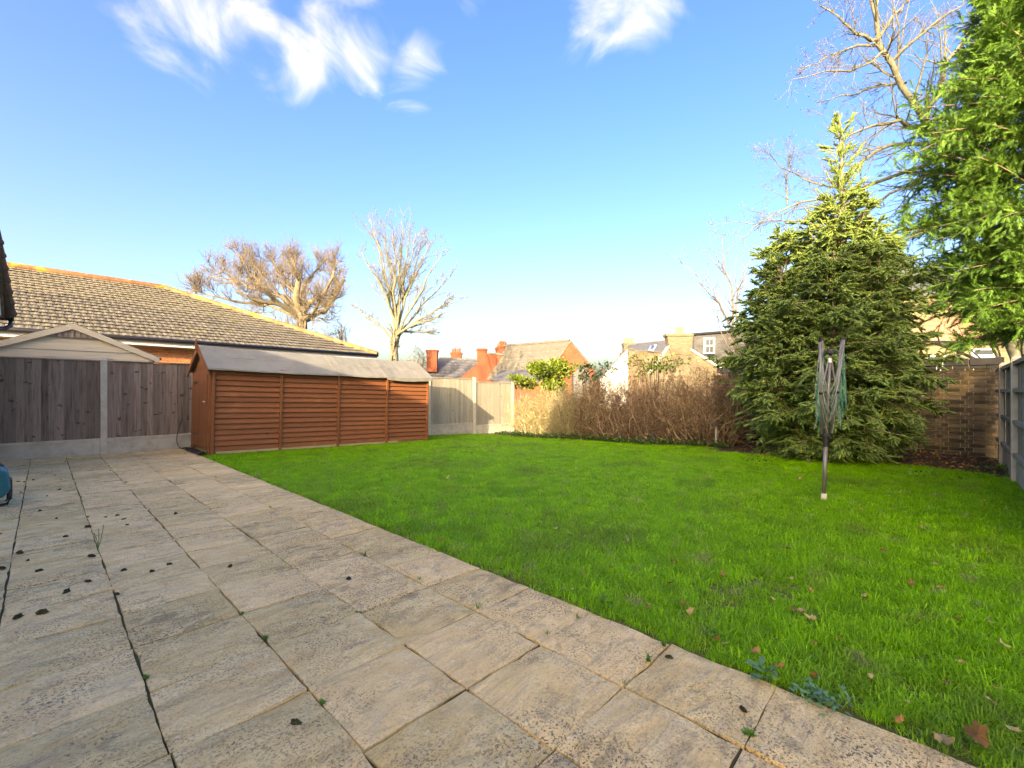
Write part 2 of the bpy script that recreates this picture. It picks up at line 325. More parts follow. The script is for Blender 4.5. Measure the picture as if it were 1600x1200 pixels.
m_slate = surf('slate', [(.06, .06, .062), (.105, .105, .105), (.14, .137, .13)], (1, 1, 3), 2.5, 8, .6, .3, rnd=.06)
m_greytile = surf('grey_roof_tile', [(.075, .07, .06), (.115, .107, .092), (.15, .138, .118)], (1, 1, 4), 2.5, 8, .8, .3, rnd=.06)
m_pinktile = surf('old_clay_tile', [(.22, .11, .065), (.31, .18, .115), (.34, .225, .155)], (1, 1, 1), 6, 8, .8, .4, rnd=.2)
m_pot = surf('chimney_pot', [(.34, .23, .11), (.45, .33, .18)], nscale=5, rnd=.15)
m_potred = surf('red_chimney_pot', [(.22, .06, .03), (.32, .11, .055)], nscale=5, rnd=.15)
m_render = surf('white_render', [(.5, .49, .47), (.6, .59, .56)], nscale=2, rnd=.03)
m_alu = surf('aerial_metal', [(.2, .2, .2), (.3, .3, .3)], rough=.4, bump=0, rnd=0, metal=.6)
m_pole = surf('worn_steel', [(.12, .115, .11), (.22, .2, .185), (.17, .13, .1)], (8, 8, 1), 4, rough=.5, rnd=0, metal=.4, bump=.2)
m_line = surf('green_washing_line', [(.03, .2, .13), (.07, .28, .19)], rnd=.0, rough=.5, bump=0)
m_line2 = surf('grey_washing_line', [(.22, .27, .24), (.33, .37, .33)], rnd=.0, rough=.5, bump=0)
m_teal = surf('teal_plastic', [(.006, .12, .15), (.01, .16, .19)], rough=.35, rnd=0, bump=0, spec=.5)
m_greyp = surf('grey_tube', [(.28, .27, .25), (.36, .35, .33)], rough=.4, rnd=0, bump=0)
m_grass = surf('grass_blades', [(.16, .40, .008), (.23, .53, .013), (.31, .60, .024)], nscale=1.1, detail=5, rough=.5, bump=0, rnd=.3, spec=.3, patch=[((.36, .46, .07), 2.6, .56, .7, .5), ((.10, .30, .01), 1.4, .56, .7, .5), ((.42, .38, .15), 5, .60, .7, .6), ((.20, .32, .03), .7, .52, .66, .55)], trans=.4)
m_weed = surf('weed_leaf', [(.06, .17, .02), (.11, .26, .03)], nscale=9, rough=.5, bump=0, rnd=.25, trans=.3)
m_blueweed = surf('bluish_weed_leaf', [(.07, .17, .08), (.13, .27, .13)], nscale=9, rough=.5, bump=0, rnd=.2, trans=.2)
m_leaf = surf('dead_leaf', [(.20, .08, .018), (.33, .165, .045), (.42, .26, .10)], nscale=3, rnd=.4, rough=.7, bump=.2, trans=.15)
m_paleleaf = surf('pale_dead_leaf', [(.36, .23, .09), (.50, .36, .18)], nscale=9, rnd=.15, rough=.7, trans=.15)
m_moss = surf('dark_moss', [(.010, .011, .005), (.03, .03, .012), (.05, .055, .015)], nscale=60, rnd=.3, bump=1)
m_bark = surf('grey_green_bark', [(.10, .098, .07), (.165, .16, .11), (.215, .21, .15)], nscale=6, rnd=0, bump=.6)
m_oak = surf('oak_bark', [(.10, .082, .055), (.17, .142, .09), (.225, .19, .12)], nscale=4, rnd=0, bump=.6)
m_twig = surf('brown_twig', [(.13, .105, .08), (.21, .17, .13)], nscale=4, rnd=0, bump=0)
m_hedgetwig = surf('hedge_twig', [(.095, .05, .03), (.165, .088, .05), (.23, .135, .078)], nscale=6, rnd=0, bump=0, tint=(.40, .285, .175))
m_hedgetwig_lit = surf('sunlit_hedge_twig', [(.2, .14, .06), (.33, .26, .12), (.42, .35, .18)], nscale=6, rnd=0, bump=0, tint=(.5, .44, .24))  # hedge twigs again, with the sunlit yellow put into the colour
m_hedgeleaf = surf('dry_hedge_leaf', [(.16, .075, .03), (.27, .135, .05), (.32, .2, .07)], nscale=5, rnd=0, bump=0, trans=.2)
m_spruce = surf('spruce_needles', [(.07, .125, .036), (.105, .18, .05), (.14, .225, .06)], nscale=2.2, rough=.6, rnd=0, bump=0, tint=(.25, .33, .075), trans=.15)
m_cyp = surf('cypress_foliage', [(.04, .105, .02), (.07, .165, .028), (.105, .225, .035)], nscale=1.6, rough=.6, rnd=0, bump=0, tint=(.15, .30, .045), trans=.12)
m_strunk = surf('spruce_trunk', [(.2, .14, .085), (.33, .26, .17)], nscale=8, rnd=0)
m_shrub = surf('evergreen_leaf', [(.05, .095, .012), (.10, .17, .02), (.16, .22, .03)], nscale=7, rough=.45, rnd=0, bump=0, tint=(.28, .32, .06), trans=.2)
m_ivy = surf('ivy_leaf', [(.025, .06, .018), (.05, .11, .03)], nscale=7, rough=.4, rnd=0, bump=0, tint=(.09, .16, .04))
# ------------------------------------------------------------------ the setting
def gridmesh(name, xs, ys, zf):
    X, Y = np.meshgrid(xs, ys); Z = zf(X, Y); V = np.stack([X, Y, Z], -1).reshape(-1, 3)
    nx, ny = len(xs), len(ys); i = np.arange(nx*ny).reshape(ny, nx)
    F = np.stack([i[:-1, :-1], i[:-1, 1:], i[1:, 1:], i[1:, :-1]], -1).reshape(-1, 4)
    return npmesh(name, V, F)
gx = np.concatenate([[-700, -300, -150, -80, -50], np.arange(-40, 61, 4), [75, 110, 180, 350, 800]]).astype(float)
gy = gx.copy()
tag(place('ground', gridmesh('ground', gx, gy, lambda x, y: gz(x, y)-.10), m_ground), kind='structure')
LX0, LX1, LY0, LY1 = 2.075, 12.3, -1.2, 11.85
lxs = np.linspace(LX0-.01, LX1, 46); lys = np.linspace(LY0-4, LY1, 60)
lawn = tag(place('lawn', gridmesh('lawn', lxs, lys, lambda x, y: gz(x, y)-.022), m_lawnsoil, smooth=True), kind='structure')
# soil bed beneath the conifers by the brick wall
def bedz(x, y): return gz(x, y)-.014+.05*np.exp(-((x-11.4)**2)/1.2)*(.6+.4*np.sin(3*y+x))
bx = np.linspace(8.9, 12.3, 30); by = np.linspace(-.62, 3.6, 40)
bm = []
X, Y = np.meshgrid(bx, by)
edge = 9.75+.35*np.sin(Y*1.3)-.15*np.sin(3.1*Y)+np.where(Y < .1, .35*(Y-.1), 0)
X = edge+(12.3-edge)*(X-8.9)/3.4
Zb = bedz(X, Y)+rng.normal(0, .008, X.shape); Zb[:, 0] = gz(X[:, 0], Y[:, 0])-.03
i = np.arange(X.size).reshape(X.shape)
tag(place('soil_bed', npmesh('soil_bed', np.stack([X, Y, Zb], -1).reshape(-1, 3), np.stack([i[:-1, :-1], i[:-1, 1:], i[1:, 1:], i[1:, :-1]], -1).reshape(-1, 4)), m_soil, smooth=True), kind='structure')
# patio: dirt bed + individual slabs
patio = tag(MB().box((.5, 5.2, -.0465), (3.14, 13.4, .06)).build('patio', m_joint), kind='structure')
slabv = []
for s in range(8):
    n = 7; g = .45-.009; xs = np.linspace(-g/2, g/2, n)
    Xs, Ys = np.meshgrid(xs, xs); Z = np.zeros_like(Xs)
    e = np.maximum(np.abs(Xs), np.abs(Ys)) > g/2-.001
    Z = .004*np.sin(Xs*9+s)*np.sin(Ys*16+2*s)+rng.normal(0, .0012, Xs.shape); Z[e] -= .006
    J = rng.normal(0, .0022, Xs.shape); Xs = Xs+np.where(e, J, 0); Ys = Ys+np.where(e, rng.normal(0, .0022, Xs.shape), 0)
    top = np.stack([Xs, Ys, Z], -1).reshape(-1, 3); i = np.arange(n*n).reshape(n, n)
    F = [tuple(q) for q in np.stack([i[:-1, :-1], i[:-1, 1:], i[1:, 1:], i[1:, :-1]], -1).reshape(-1, 4)]
    ring = list(i[0, :])+list(i[1:, -1])+list(i[-1, -2::-1])+list(i[-2:0:-1, 0]); bot = [(*top[k][:2], -.03) for k in ring]; b0 = n*n
    for k in range(len(ring)): a, b = k, (k+1) % len(ring); F.append((ring[b], ring[a], b0+a, b0+b))
    mb = MB(); mb.v = [tuple(p) for p in top]+bot; mb.f = F; me = mb.mesh('slab'); me.materials.append(m_slab); slabv.append(me)
colx = [2.07, 1.638, 1.19, .74, .29, -.16, -.61, -1.06]
for c in range(7):
    x0, x1 = colx[c+1], colx[c]
    for r in range(-3, 27):
        y0 = .045+.45*r; y1 = min(y0+.45, 11.86)
        if y1-y0 < .1: continue
        o = bpy.data.objects.new('slab', slabv[rng.integers(8)]); COL.objects.link(o); o.parent = patio
        o.location = ((x0+x1)/2+rng.normal(0, .002), (y0+y1)/2+rng.normal(0, .002), rng.normal(0, .0018)); k = rng.integers(2)*math.pi
        o.rotation_euler = (rng.normal(0, .004), rng.normal(0, .004), k+rng.normal(0, .004)); o.scale = ((x1-x0)/.45, (y1-y0)/.4475, 1)

# ------------------------------------------------------------------ grass (uncountable)
def tuft_mesh(seed, nb, hgt, spread):
    r = np.random.default_rng(seed); Vs, Fs = [], []
    for b in range(nb):
        a = r.uniform(0, 6.28); rr = spread*math.sqrt(r.uniform()); p = np.array([rr*math.cos(a), rr*math.sin(a), -.01])
        a2 = r.uniform(0, 6.28); ln = hgt*r.uniform(.55, 1.25); lean = r.uniform(.3, 1.35); wv = r.uniform(.0011, .0022)
        dirh = np.array([math.cos(a2), math.sin(a2), 0]); side = np.array([-dirh[1], dirh[0], 0])
        pts = [p, p+dirh*ln*.18*lean+np.array([0, 0, ln*.45]), p+dirh*ln*.5*lean+np.array([0, 0, ln*.8]), p+dirh*ln*lean+np.array([0, 0, ln*(1-.42*lean)])]
        ws = [wv, wv*1.1, wv*.8]; k = len(Vs)*0+sum(len(v) for v in Vs)
        V = []
        for q, wq in zip(pts[:3], ws): V += [q-side*wq, q+side*wq]
        V.append(pts[3]); Vs.append(np.array(V)); Fs += [(k, k+1, k+3), (k, k+3, k+2), (k+2, k+3, k+5), (k+2, k+5, k+4), (k+4, k+5, k+6)]
    me = npmesh('grass_tuft', np.concatenate(Vs), np.array(Fs)); me.materials.append(m_grass); return me
def scatter(obj, sources, density, smin, smax, seed=1, denattr=None):
    ng = bpy.data.node_groups.new('scatter', 'GeometryNodeTree')
    ng.interface.new_socket('Geometry', in_out='INPUT', socket_type='NodeSocketGeometry'); ng.interface.new_socket('Geometry', in_out='OUTPUT', socket_type='NodeSocketGeometry')
    n, l = ng.nodes, ng.links
    gi = n.new('NodeGroupInput'); go = n.new('NodeGroupOutput'); jn = n.new('GeometryNodeJoinGeometry')
    for k, s in enumerate(sources):
        dp = n.new('GeometryNodeDistributePointsOnFaces'); dp.inputs['Density'].default_value = density/len(sources); dp.inputs['Seed'].default_value = seed*17+k
        if denattr:
            na = n.new('GeometryNodeInputNamedAttribute'); na.data_type = 'FLOAT'; na.inputs[0].default_value = denattr
            mu = n.new('ShaderNodeMath'); mu.operation = 'MULTIPLY'; mu.inputs[1].default_value = density/len(sources); l.new(na.outputs[0], mu.inputs[0]); l.new(mu.outputs[0], dp.inputs['Density'])
        oi = n.new('GeometryNodeObjectInfo'); oi.inputs['Object'].default_value = s; oi.inputs['As Instance'].default_value = True
        rz = n.new('FunctionNodeRandomValue'); rz.data_type = 'FLOAT_VECTOR'; rz.inputs[0].default_value = (-.12, -.12, 0); rz.inputs[1].default_value = (.12, .12, 6.283)
        rs = n.new('FunctionNodeRandomValue'); rs.data_type = 'FLOAT'; rs.inputs[2].default_value = smin; rs.inputs[3].default_value = smax
        ip = n.new('GeometryNodeInstanceOnPoints')
        l.new(gi.outputs[0], dp.inputs['Mesh']); l.new(dp.outputs['Points'], ip.inputs['Points']); l.new(oi.outputs['Geometry'], ip.inputs['Instance']); l.new(rz.outputs[0], ip.inputs['Rotation']); l.new(rs.outputs[1], ip.inputs['Scale']); l.new(ip.outputs[0], jn.inputs[0])
    l.new(jn.outputs[0], go.inputs[0]); m = obj.modifiers.new('scatter', 'NODES'); m.node_group = ng
tufts = [bpy.data.objects.new('grass_tuft', tuft_mesh(s, 42, h, .055)) for s, h in ((1, .040), (2, .050), (3, .034), (4, .062))]
gm = gridmesh('grass', np.linspace(LX0+.03, 12.0, 100), np.linspace(-3.5, 11.8, 150), lambda x, y: gz(x, y)-.02)
cen = np.array([v.co[:] for v in gm.vertices]); gx_, gy_ = cen[:, 0], cen[:, 1]
den = np.ones(len(cen))
eg = 9.75+.35*np.sin(gy_*1.3)-.15*np.sin(3.1*gy_)+np.where(gy_ < .1, .35*(gy_-.1), 0)
den = np.where((gy_ < 3.5), np.clip((eg+.12-gx_)/.25, 0, 1), den)
den = np.where(gy_ >= 3.5, np.clip((10.25+.12*np.sin(gy_*2)-gx_)/.3, 0, 1), den)
den *= np.where((gx_ > 2.15) & (gx_ < 7.1) & (gy_ > 10.1) & (gy_ < 11.7), 0, 1)
bald = np.sin(gx_*2.3+1.3*gy_)*np.sin(gy_*1.9-.7*gx_+2)
den *= np.where(bald > .80, .5, np.where(bald > .6, .7, 1))
den *= np.where(gx_ < LX0+.12, .7, 1)
a = gm.attributes.new('density', 'FLOAT', 'POINT'); a.data.foreach_set('value', den.astype(np.float32))
grass = tag(place('grass', gm, m_grass), 'short bright green lawn grass across the garden', 'grass', kind='stuff')
scatter(grass, tufts, 680, .6, 1.2, 3, 'density')

# ------------------------------------------------------------------ boundary fences
def slat(nm, wd, ln, th=.014):
    mb = MB(); mb.add([(-wd/2, -th*.3, 0), (wd/2, -th, 0), (wd/2, 0, 0), (-wd/2, 0, 0), (-wd/2, -th*.3, ln), (wd/2, -th, ln), (wd/2, 0, ln), (-wd/2, 0, ln)], [(0, 3, 2, 1), (4, 5, 6, 7), (0, 1, 5, 4), (1, 2, 6, 5), (2, 3, 7, 6), (3, 0, 4, 7)]); return mb.mesh(nm)
board_a = slat('board', .118, 1.5); board_a.materials.append(m_fence)
board_b = slat('board', .118, 1.5); board_b.materials.append(m_fence2)
FY = 11.93
fence = thing('fence', 'weathered timber panel fence with concrete posts and gravel boards behind patio and shed', 'fence', (.82, FY, 0))
posts = [-3.04, -1.11, .82, 2.75, 4.68, 6.61, 8.54, 10.47, 12.40]
steps = [0, 0, 0, -.02, -.06, -.10, -.14, -.25, -.3]     # the panels step down with the ground
for k, x in enumerate(posts):
    zt = 1.87+(0 if k < 3 else steps[min(k, 7)] if k != 7 else -.14) - (.02 if k == 8 else 0); zb = float(gz(x, FY))-.2
    mb = MB(); mb.box((x, FY, (zt+zb)/2-.02), (.10, .11, zt-zb-.04)); c = zt-.04
    mb.add([(x-.05, FY-.055, c), (x+.05, FY-.055, c), (x+.05, FY+.055, c), (x-.05, FY+.055, c), (x-.02, FY-.02, zt), (x+.02, FY-.02, zt), (x+.02, FY+.02, zt), (x-.02, FY+.02, zt)], [(0, 1, 5, 4), (1, 2, 6, 5), (2, 3, 7, 6), (3, 0, 4, 7), (4, 5, 6, 7)])
    mb.build('post', m_conc, fence)
for k in range(len(posts)-1):
    x0, x1 = posts[k]+.052, posts[k+1]-.052; cx = (x0+x1)/2; dz = steps[k]; new = k >= 6
    mat = m_fence2 if new else m_fence  # right-hand panels are similar wood; their sunlit paleness is put into the colour
    mb = MB(); mb.box((cx, FY+.005, .15+dz), (x1-x0, .04, .30))
    mb.box((cx, FY-.02, .275+dz), (x1-x0, .02, .05)); mb.box((cx, FY-.02, .02+dz), (x1-x0, .02, .06))
    for e in (x0+.05, x1-.05): mb.box((e, FY-.02, .15+dz), (.1, .019, .2))
    if new: mb.box((cx, FY, -.1+dz), (x1-x0, .05, .24))
    mb.build('gravel_board', m_conc, fence)
    mb = MB()
    for z in (.42, 1.05, 1.68): mb.box((cx, FY+.03, z+dz), (x1-x0, .035, .07))
    pan = mb.build('fence_panel', mat, fence)
    MB().box((cx, FY-.002, 1.815+dz), (x1-x0, .06, .022)).build('top_rail', mat, fence, pan)
    n = 18 if not new else 19; wv = (x1-x0)/n
    for i in range(n):
        o = place('board', board_b if new else board_a, None, pan, (x0+wv*(i+.5)-.82, .0+rng.normal(0, .002), .302+dz+rng.normal(0, .003)), rng.normal(0, .012))
        o.rotation_euler[1] = rng.normal(0, .003)
# fence on the right, seen from its railed side
RY = -.68
rf = thing('fence', 'grey timber fence seen from its railed back beside the brick wall', 'fence', (9.07, RY, 0))
rp = [12.0, 11.0, 9.07, 7.14, 5.21]
for x in rp[1:]:
    mb = MB(); mb.box((x, RY, .72), (.10, .11, 1.86)); c = 1.65
    mb.add([(x-.05, RY-.055, c), (x+.05, RY-.055, c), (x+.05, RY+.055, c), (x-.05, RY+.055, c), (x-.02, RY-.02, c+.04), (x+.02, RY-.02, c+.04), (x+.02, RY+.02, c+.04), (x-.02, RY+.02, c+.04)], [(0, 1, 5, 4), (1, 2, 6, 5), (2, 3, 7, 6), (3, 0, 4, 7), (4, 5, 6, 7)])
    mb.build('post', m_conc, rf)
board_c = slat('board', .118, 1.34); board_c.materials.append(m_fence2)
for k in range(4):
    x1, x0 = rp[k]-.052, rp[k+1]+.052; cx = (x0+x1)/2
    MB().box((cx, RY-.01, .12), (x1-x0, .045, .30)).build('gravel_board', m_conc, rf)
    for z in (.36, .80, 1.22, 1.585):
        MB().box((cx, RY+.02, z), (x1-x0, .045, .05)).build('rail', m_fence2, rf)
    n = round((x1-x0)/.1); wv = (x1-x0)/n
    for i in range(n):
        place('board', board_c, None, rf, (x0+wv*(i+.5)-9.07, -.006+rng.normal(0, .002), .272+rng.normal(0, .003)), rng.normal(0, .01))
# ------------------------------------------------------------------ old brick wall at the end of the garden
WX = 12.12
wall = thing('brick_wall', 'old sooty stock brick wall with dark coping behind the spruce', 'wall', (WX, 1, 0))
MB().box((WX+.11, 1.75, .71), (.20, 5.3, 1.82)).build('mortar_core', m_mortar2, wall)
bs = MB().box((0, 0, 0), (.03, .215, .064)).mesh('brick'); bs.materials.append(m_brick)
bh = MB().box((0, 0, 0), (.03, .102, .064)).mesh('brick'); bh.materials.append(m_brick)
rest = MB()
for c in range(-1, 22):
    z = .04+c*.075; y = -.86+(.1625 if c % 2 else 0); s = c % 2 == 0
    while y < 4.3:
        ln = .215 if s else .102; yc = y+ln/2
        if -.92 < yc < 1.65 and c >= 0: place('brick', bs if s else bh, None, wall, (.006+rng.normal(0, .0025), yc-1, z), rng.normal(0, .01))
        elif yc > 1.65 or c < 0: rest.box((WX+.006+rng.normal(0, .002), yc, z), (.03, ln, .064))
        y += ln+.0105; s = not s
tag(rest.build('brickwork', m_brick, wall), kind='stuff')
y = -.76
while y < 4.2:
    ln = rng.uniform(.36, .5); MB().box((WX+.105, y+ln/2, 1.77+rng.normal(0, .003)), (.30, ln-.008, .135)).build('coping_stone', m_coping, wall, bevel=.012); y += ln
y = -.76
while y < 4.2:
    MB().box((WX+.105, y+.112, 1.672), (.26, .216, .052)).build('coping_brick' if y < 2.5 else 'coping_brick', m_coping, wall); y += .2255

# ------------------------------------------------------------------ garden shed
shed = thing('garden_shed', 'long orange-brown shiplap shed with grey felt roof beside the lawn', 'shed', (2.2, 10.13, 0))
shed.rotation_euler = (0, .022, 0); shed['_o'] = (0, 0, 0)     # local coordinates: x along, y into depth
SW, SD, SE, SRi = 5.0, 1.46, 1.70, 2.13
MB().box((SW/2, SD/2, .05), (SW-.06, SD-.06, .09)).build('floor', m_bare, shed)
MB().prism([(.03, .03, .08), (.03, SD-.03, .08), (.03, SD-.03, SE-.02), (.03, SD/2, SRi-.06), (.03, .03, SE-.02)], (SW-.06, 0, 0)).build('carcass', m_shedv, shed)
pw = SW/4; nb = 15; bhgt = (SE-.10)/nb
clad = MB(); clad.add([(-.5, -.018, 0), (.5, -.018, 0), (.5, .02, 0), (-.5, .02, 0), (-.5, .012, 1.12), (.5, .012, 1.12), (.5, .02, 1.12), (-.5, .02, 1.12)], [(0, 3, 2, 1), (4, 5, 6, 7), (0, 1, 5, 4), (1, 2, 6, 5), (2, 3, 7, 6), (3, 0, 4, 7)])
cme = clad.mesh('cladding_board'); cme.materials.append(m_shed)
for p in range(4):
    for b in range(nb):
        o = place('cladding_board', cme, None, shed, (pw*(p+.5), rng.normal(0, .0015), .06+b*bhgt)); o.scale = (pw-.012, 1.3, bhgt*1.0); o.rotation_euler[1] = rng.normal(0, .0022)
    if p == 0: pass
for p in range(5):
    MB().box((min(max(pw*p, .025), SW-.025), -.03, SE/2+.01), (.05, .03, SE-.02)).build('batten', m_shed, shed)
MB().box((SW/2, -.024, SE-.03), (SW-.06, .03, .05)).build('eaves_board', m_shed, shed)
MB().box((SW*.42, -.008, .035), (SW*.8, .02, .05)).build('bottom_board', m_bare, shed)
# gable end with a boarded door
for sgn, x in ((-1, 0), (1, SW)):
    for b in range(3):
        z0 = SE-.10+b*.135; z1 = z0+.14; f = lambda z: max(.02, (SRi-.05-z)/(SRi-SE+.03)*SD/2)
        h0, h1 = min(SD/2, f(z0)), min(SD/2, f(z1))
        MB().prism([(x, SD/2-h0, z0), (x, SD/2+h0, z0), (x, SD/2+h1, z1), (x, SD/2-h1, z1)], (sgn*(.012+.002*b), 0, 0)).build('gable_board', m_shedv, shed)
door = MB().box((-.012, SD/2+.02, .86), (.024, SD-.36, 1.50)).build('door', m_shedv, shed)
nd_ = 10
for i in range(nd_):
    wv = (SD-.36)/nd_; MB().box((-.028, .2+wv*(i+.5), .86), (.012, wv-.004, 1.50)).build('door_board', m_shedv, shed, door)
MB().box((-.045, .30, 1.02), (.02, .10, .02)).tube([(-.05, .32, 1.0), (-.075, .30, 1.02), (-.05, .27, 1.0)], .006, 6).build('latch', m_greyp, shed, door)
for z in (.35, 1.4): MB().box((-.038, SD-.36, z), (.008, .3, .035)).build('hinge', m_black, shed, door)
for yy in (.075, SD-.075): MB().box((-.012, yy, SE/2), (.03, .14, SE-.04)).build('corner_board', m_shedv, shed)
# roof
sl_ = math.hypot(SD/2+.10, (SRi-SE)*(SD/2+.10)/(SD/2))
def slope(yy): return SRi-abs(yy-SD/2)*(SRi-SE)/(SD/2)+.03
secs = [(-.09, 2.46, 0), (2.44, 3.72, .008), (3.70, SW+.09, .014)]
for q, (xa, xb, lift) in enumerate(secs):
    dr = .05 if q == 2 else 0; mb = MB(); n = 14
    xs = np.linspace(xa, xb, n); prof = [(-.12, -.03-dr), (-.118, 0), (.30, 0), (.305, .009), (SD/2-.02, .004), (SD/2+.02, 0), (SD-.2, 0), (SD+.12, 0), (SD+.12, -.03)]
    V = []; F = []
    for x in xs:
        for yy, d in prof: V.append((x, yy+rng.normal(0, .002), slope(yy)+d+lift+rng.normal(0, .003)-(.012*math.sin((x-xa)/(xb-xa)*math.pi) if q < 2 else .02*math.sin((x-3.7)*3))))
    m_ = len(prof)
    for a in range(n-1):
        for b in range(m_-1): F.append((a*m_+b, (a+1)*m_+b, (a+1)*m_+b+1, a*m_+b+1))
    mb.add(V, F); o = mb.build('roof_felt', m_felt, shed, smooth=False); s_ = o.modifiers.new('thick', 'SOLIDIFY'); s_.thickness = .006
for sgn in (0, 1):
    y0, y1 = (-.13, SD/2) if sgn == 0 else (SD+.13, SD/2)
    MB().prism([(-.105, y0, slope(y0)-.13), (-.105, y0, slope(y0)-.01), (-.105, y1, slope(y1)+.0), (-.105, y1, slope(y1)-.13)], (.02, 0, 0)).build('bargeboard', m_shedv, shed)
MB().box((-.125, SD/2, SRi+.02), (.022, .07, .22)).build('finial', m_shedv, shed)
# cable and plastic sheet by the shed
cb = []
for t in np.linspace(0, 1, 14): cb.append((2.04-.10*math.sin(t*3.0), 11.70-.15*t+.05*t*t, .62*(1-t)**1.6+.012))
cb += [(2.05, 11.35, .012), (2.07, 11.1, .012)]
tag(MB().tube(cb, .008, 6).build('cable', m_black, smooth=True), 'thin black cable hanging down beside the shed door', 'cable')
mb = MB()
V = []; F = []
for i in range(16):
    for j in range(4): V.append((2.02+j*.05+rng.normal(0, .008), 10.12+i*.1, .012+abs(rng.normal(0, .014))+(.02 if j in (1, 2) else 0)))
for i in range(15):
    for j in range(3): F.append((i*4+j, i*4+j+1, (i+1)*4+j+1, (i+1)*4+j))
o = mb.add(V, F).build('plastic_sheet', m_black); tag(o, 'crumpled black plastic strip along the foot of the shed door', 'plastic sheet'); o.modifiers.new('thick', 'SOLIDIFY').thickness = .004

# ------------------------------------------------------------------ own house (left, mostly out of frame; shades the garden)
m_hbrick = brickmat('house_brick', (.34, .14, .07), (.42, .2, .1), (.4, .36, .3), (0, 1))
hs_ = thing('house', 'brown tiled roof corner with black gutter at the left edge', 'house', (-1.2, 5, 0))
MB().prism([(-3.3, .65, -.3), (-3.3, 11.3, -.3), (-3.3, 11.3, 3.3), (-3.3, .65, 3.3)], (-6, 0, 0)).build('wall', m_render, hs_)  # unseen main block, set back for more sky and rendered white for bounce light
MB().prism([(-9.6, -1.5, 3.2), (-3.0, -1.5, 3.2), (-3.0, -1.5, 3.3), (-6.2, -1.5, 5.12), (-9.6, -1.5, 3.3)], (0, 13, 0)).build('roof', m_tile, hs_)
# side wing with the verge that shows in the picture
MB().prism([(-.72, 8.95, -.3), (-.72, 11.35, -.3), (-.72, 11.35, 2.62), (-.72, 10.2, 3.42), (-.72, 8.95, 2.62)], (-3.3, 0, 0)).build('wing_wall', m_render, hs_)
for a, b in (((11.70, 2.57), (10.2, 3.60)), ((8.70, 2.57), (10.2, 3.60))):
    MB().prism([(-.46, a[0], a[1]), (-.46, b[0], b[1]), (-.46, b[0], b[1]-.10), (-.46, a[0], a[1]-.10)], (-3.6, 0, 0)).build('wing_roof', m_tile, hs_)
a = np.array([-.405, 11.72, 2.56]); b = np.array([-.52, 10.2, 3.63]); ln = np.linalg.norm(b-a); nt_ = 7
for i in range(nt_):
    p0 = a+(b-a)*(i/nt_); p1 = a+(b-a)*((i+1.06)/nt_)
    MB().tube([p0, p0+(p1-p0)*.08, p0+(p1-p0)*.081, p1], [.088, .088, .078, .07], 12).build('verge_tile', m_verge, hs_, smooth=False)
MB().tube([(-.36, 11.78, 2.50), (-4, 11.78, 2.50)], .058, 10).build('gutter', m_black, hs_, smooth=True)
MB().tube([(-.40, 11.76, 2.47), (-.40, 11.75, 2.36), (-.46, 11.70, 2.30), (-.62, 11.52, 2.24), (-.66, 11.42, 2.15), (-.66, 11.42, 0)], .036, 10).build('downpipe', m_black, hs_, smooth=True)
MB().prism([(-.5, 11.68, 2.50), (-.5, 11.3, 2.50), (-.5, 11.3, 2.76)], (-.03, 0, 0)).build('soffit_board', m_white, hs_)
# tall unseen house, added behind the camera as a shade caster
nb_h = thing('unseen_shade_house', 'tall unseen rendered house added behind the viewer to shade the lawn', 'house', (-14, -12, 0))
MB().prism([(-11.2, -4.2, -.3), (-16.8, -4.2, -.3), (-16.8, -4.2, 8.6), (-14, -4.2, 10.9), (-11.2, -4.2, 8.6)], (0, -20, 0)).build('wall', m_render, nb_h)
for s in (1, -1):
    MB().prism([(-14, -4.0, 11.1), (-14+s*3.1, -4.0, 8.5), (-14+s*3.1, -4.0, 8.36), (-14, -4.0, 10.95)], (0, -20.4, 0)).build('roof', m_tile, nb_h)

# ------------------------------------------------------------------ bungalow behind the fence
EA, EB = np.array([-6.0, 16.17, 2.75]), np.array([9.6, 17.0, 2.75])
u = norm((EB-EA)[None])[0]; inn = np.array([-u[1], u[0], 0]); WB, RISE = 5.92, 2.61
R1 = EB+(-u+inn)*WB+np.array([0, 0, RISE]); R0 = EA+(u*.3+inn)*WB+np.array([0, 0, RISE]); EC = EB+inn*2*WB; ED = EA+inn*2*WB
bung = thing('bungalow', 'brick bungalow with long mossy tiled roof behind the left fence', 'bungalow', tuple(EB*[1, 1, 0]))
ins = .45
wa = EA+inn*ins; wb = EB+inn*ins-u*ins; wc = EC-inn*ins-u*ins; wd = ED-inn*ins
m_bbrick = brickmat('bungalow_brick', (.43, .16, .07), (.52, .23, .11), (.55, .48, .38), tuple(u[:2]))
MB().prism([(*p[:2], -1.2) for p in (wa, wb, wc, wd)], (0, 0, 3.84)).build('wall', m_bbrick, bung)
MB().add([EA, EB, R1, R0], [(0, 1, 2, 3)]).add([EB, EC, R1], [(0, 1, 2)]).add([EC, ED, R0, R1], [(0, 1, 2, 3)]).add([ED, EA, R0], [(0, 1, 2)]).add([EA, EB, EC, ED], [(3, 2, 1, 0)]).build('roof', m_tile, bung)
vs = norm((inn*WB+np.array([0, 0, RISE]))[None])[0]; nr = np.cross(u, vs); SLOPE = math.hypot(WB, RISE); ncr = 21; ga = SLOPE/ncr; TW = .335
tilt = -.12; v2 = vs*math.cos(tilt)+nr*math.sin(tilt); n2 = np.cross(u, v2)
tv = []; tf = []
prof = [(-.5, .0), (-.38, .009), (-.22, .009), (-.1, 0), (.1, 0), (.22, .009), (.38, .009), (.5, 0)]
mbt = MB()
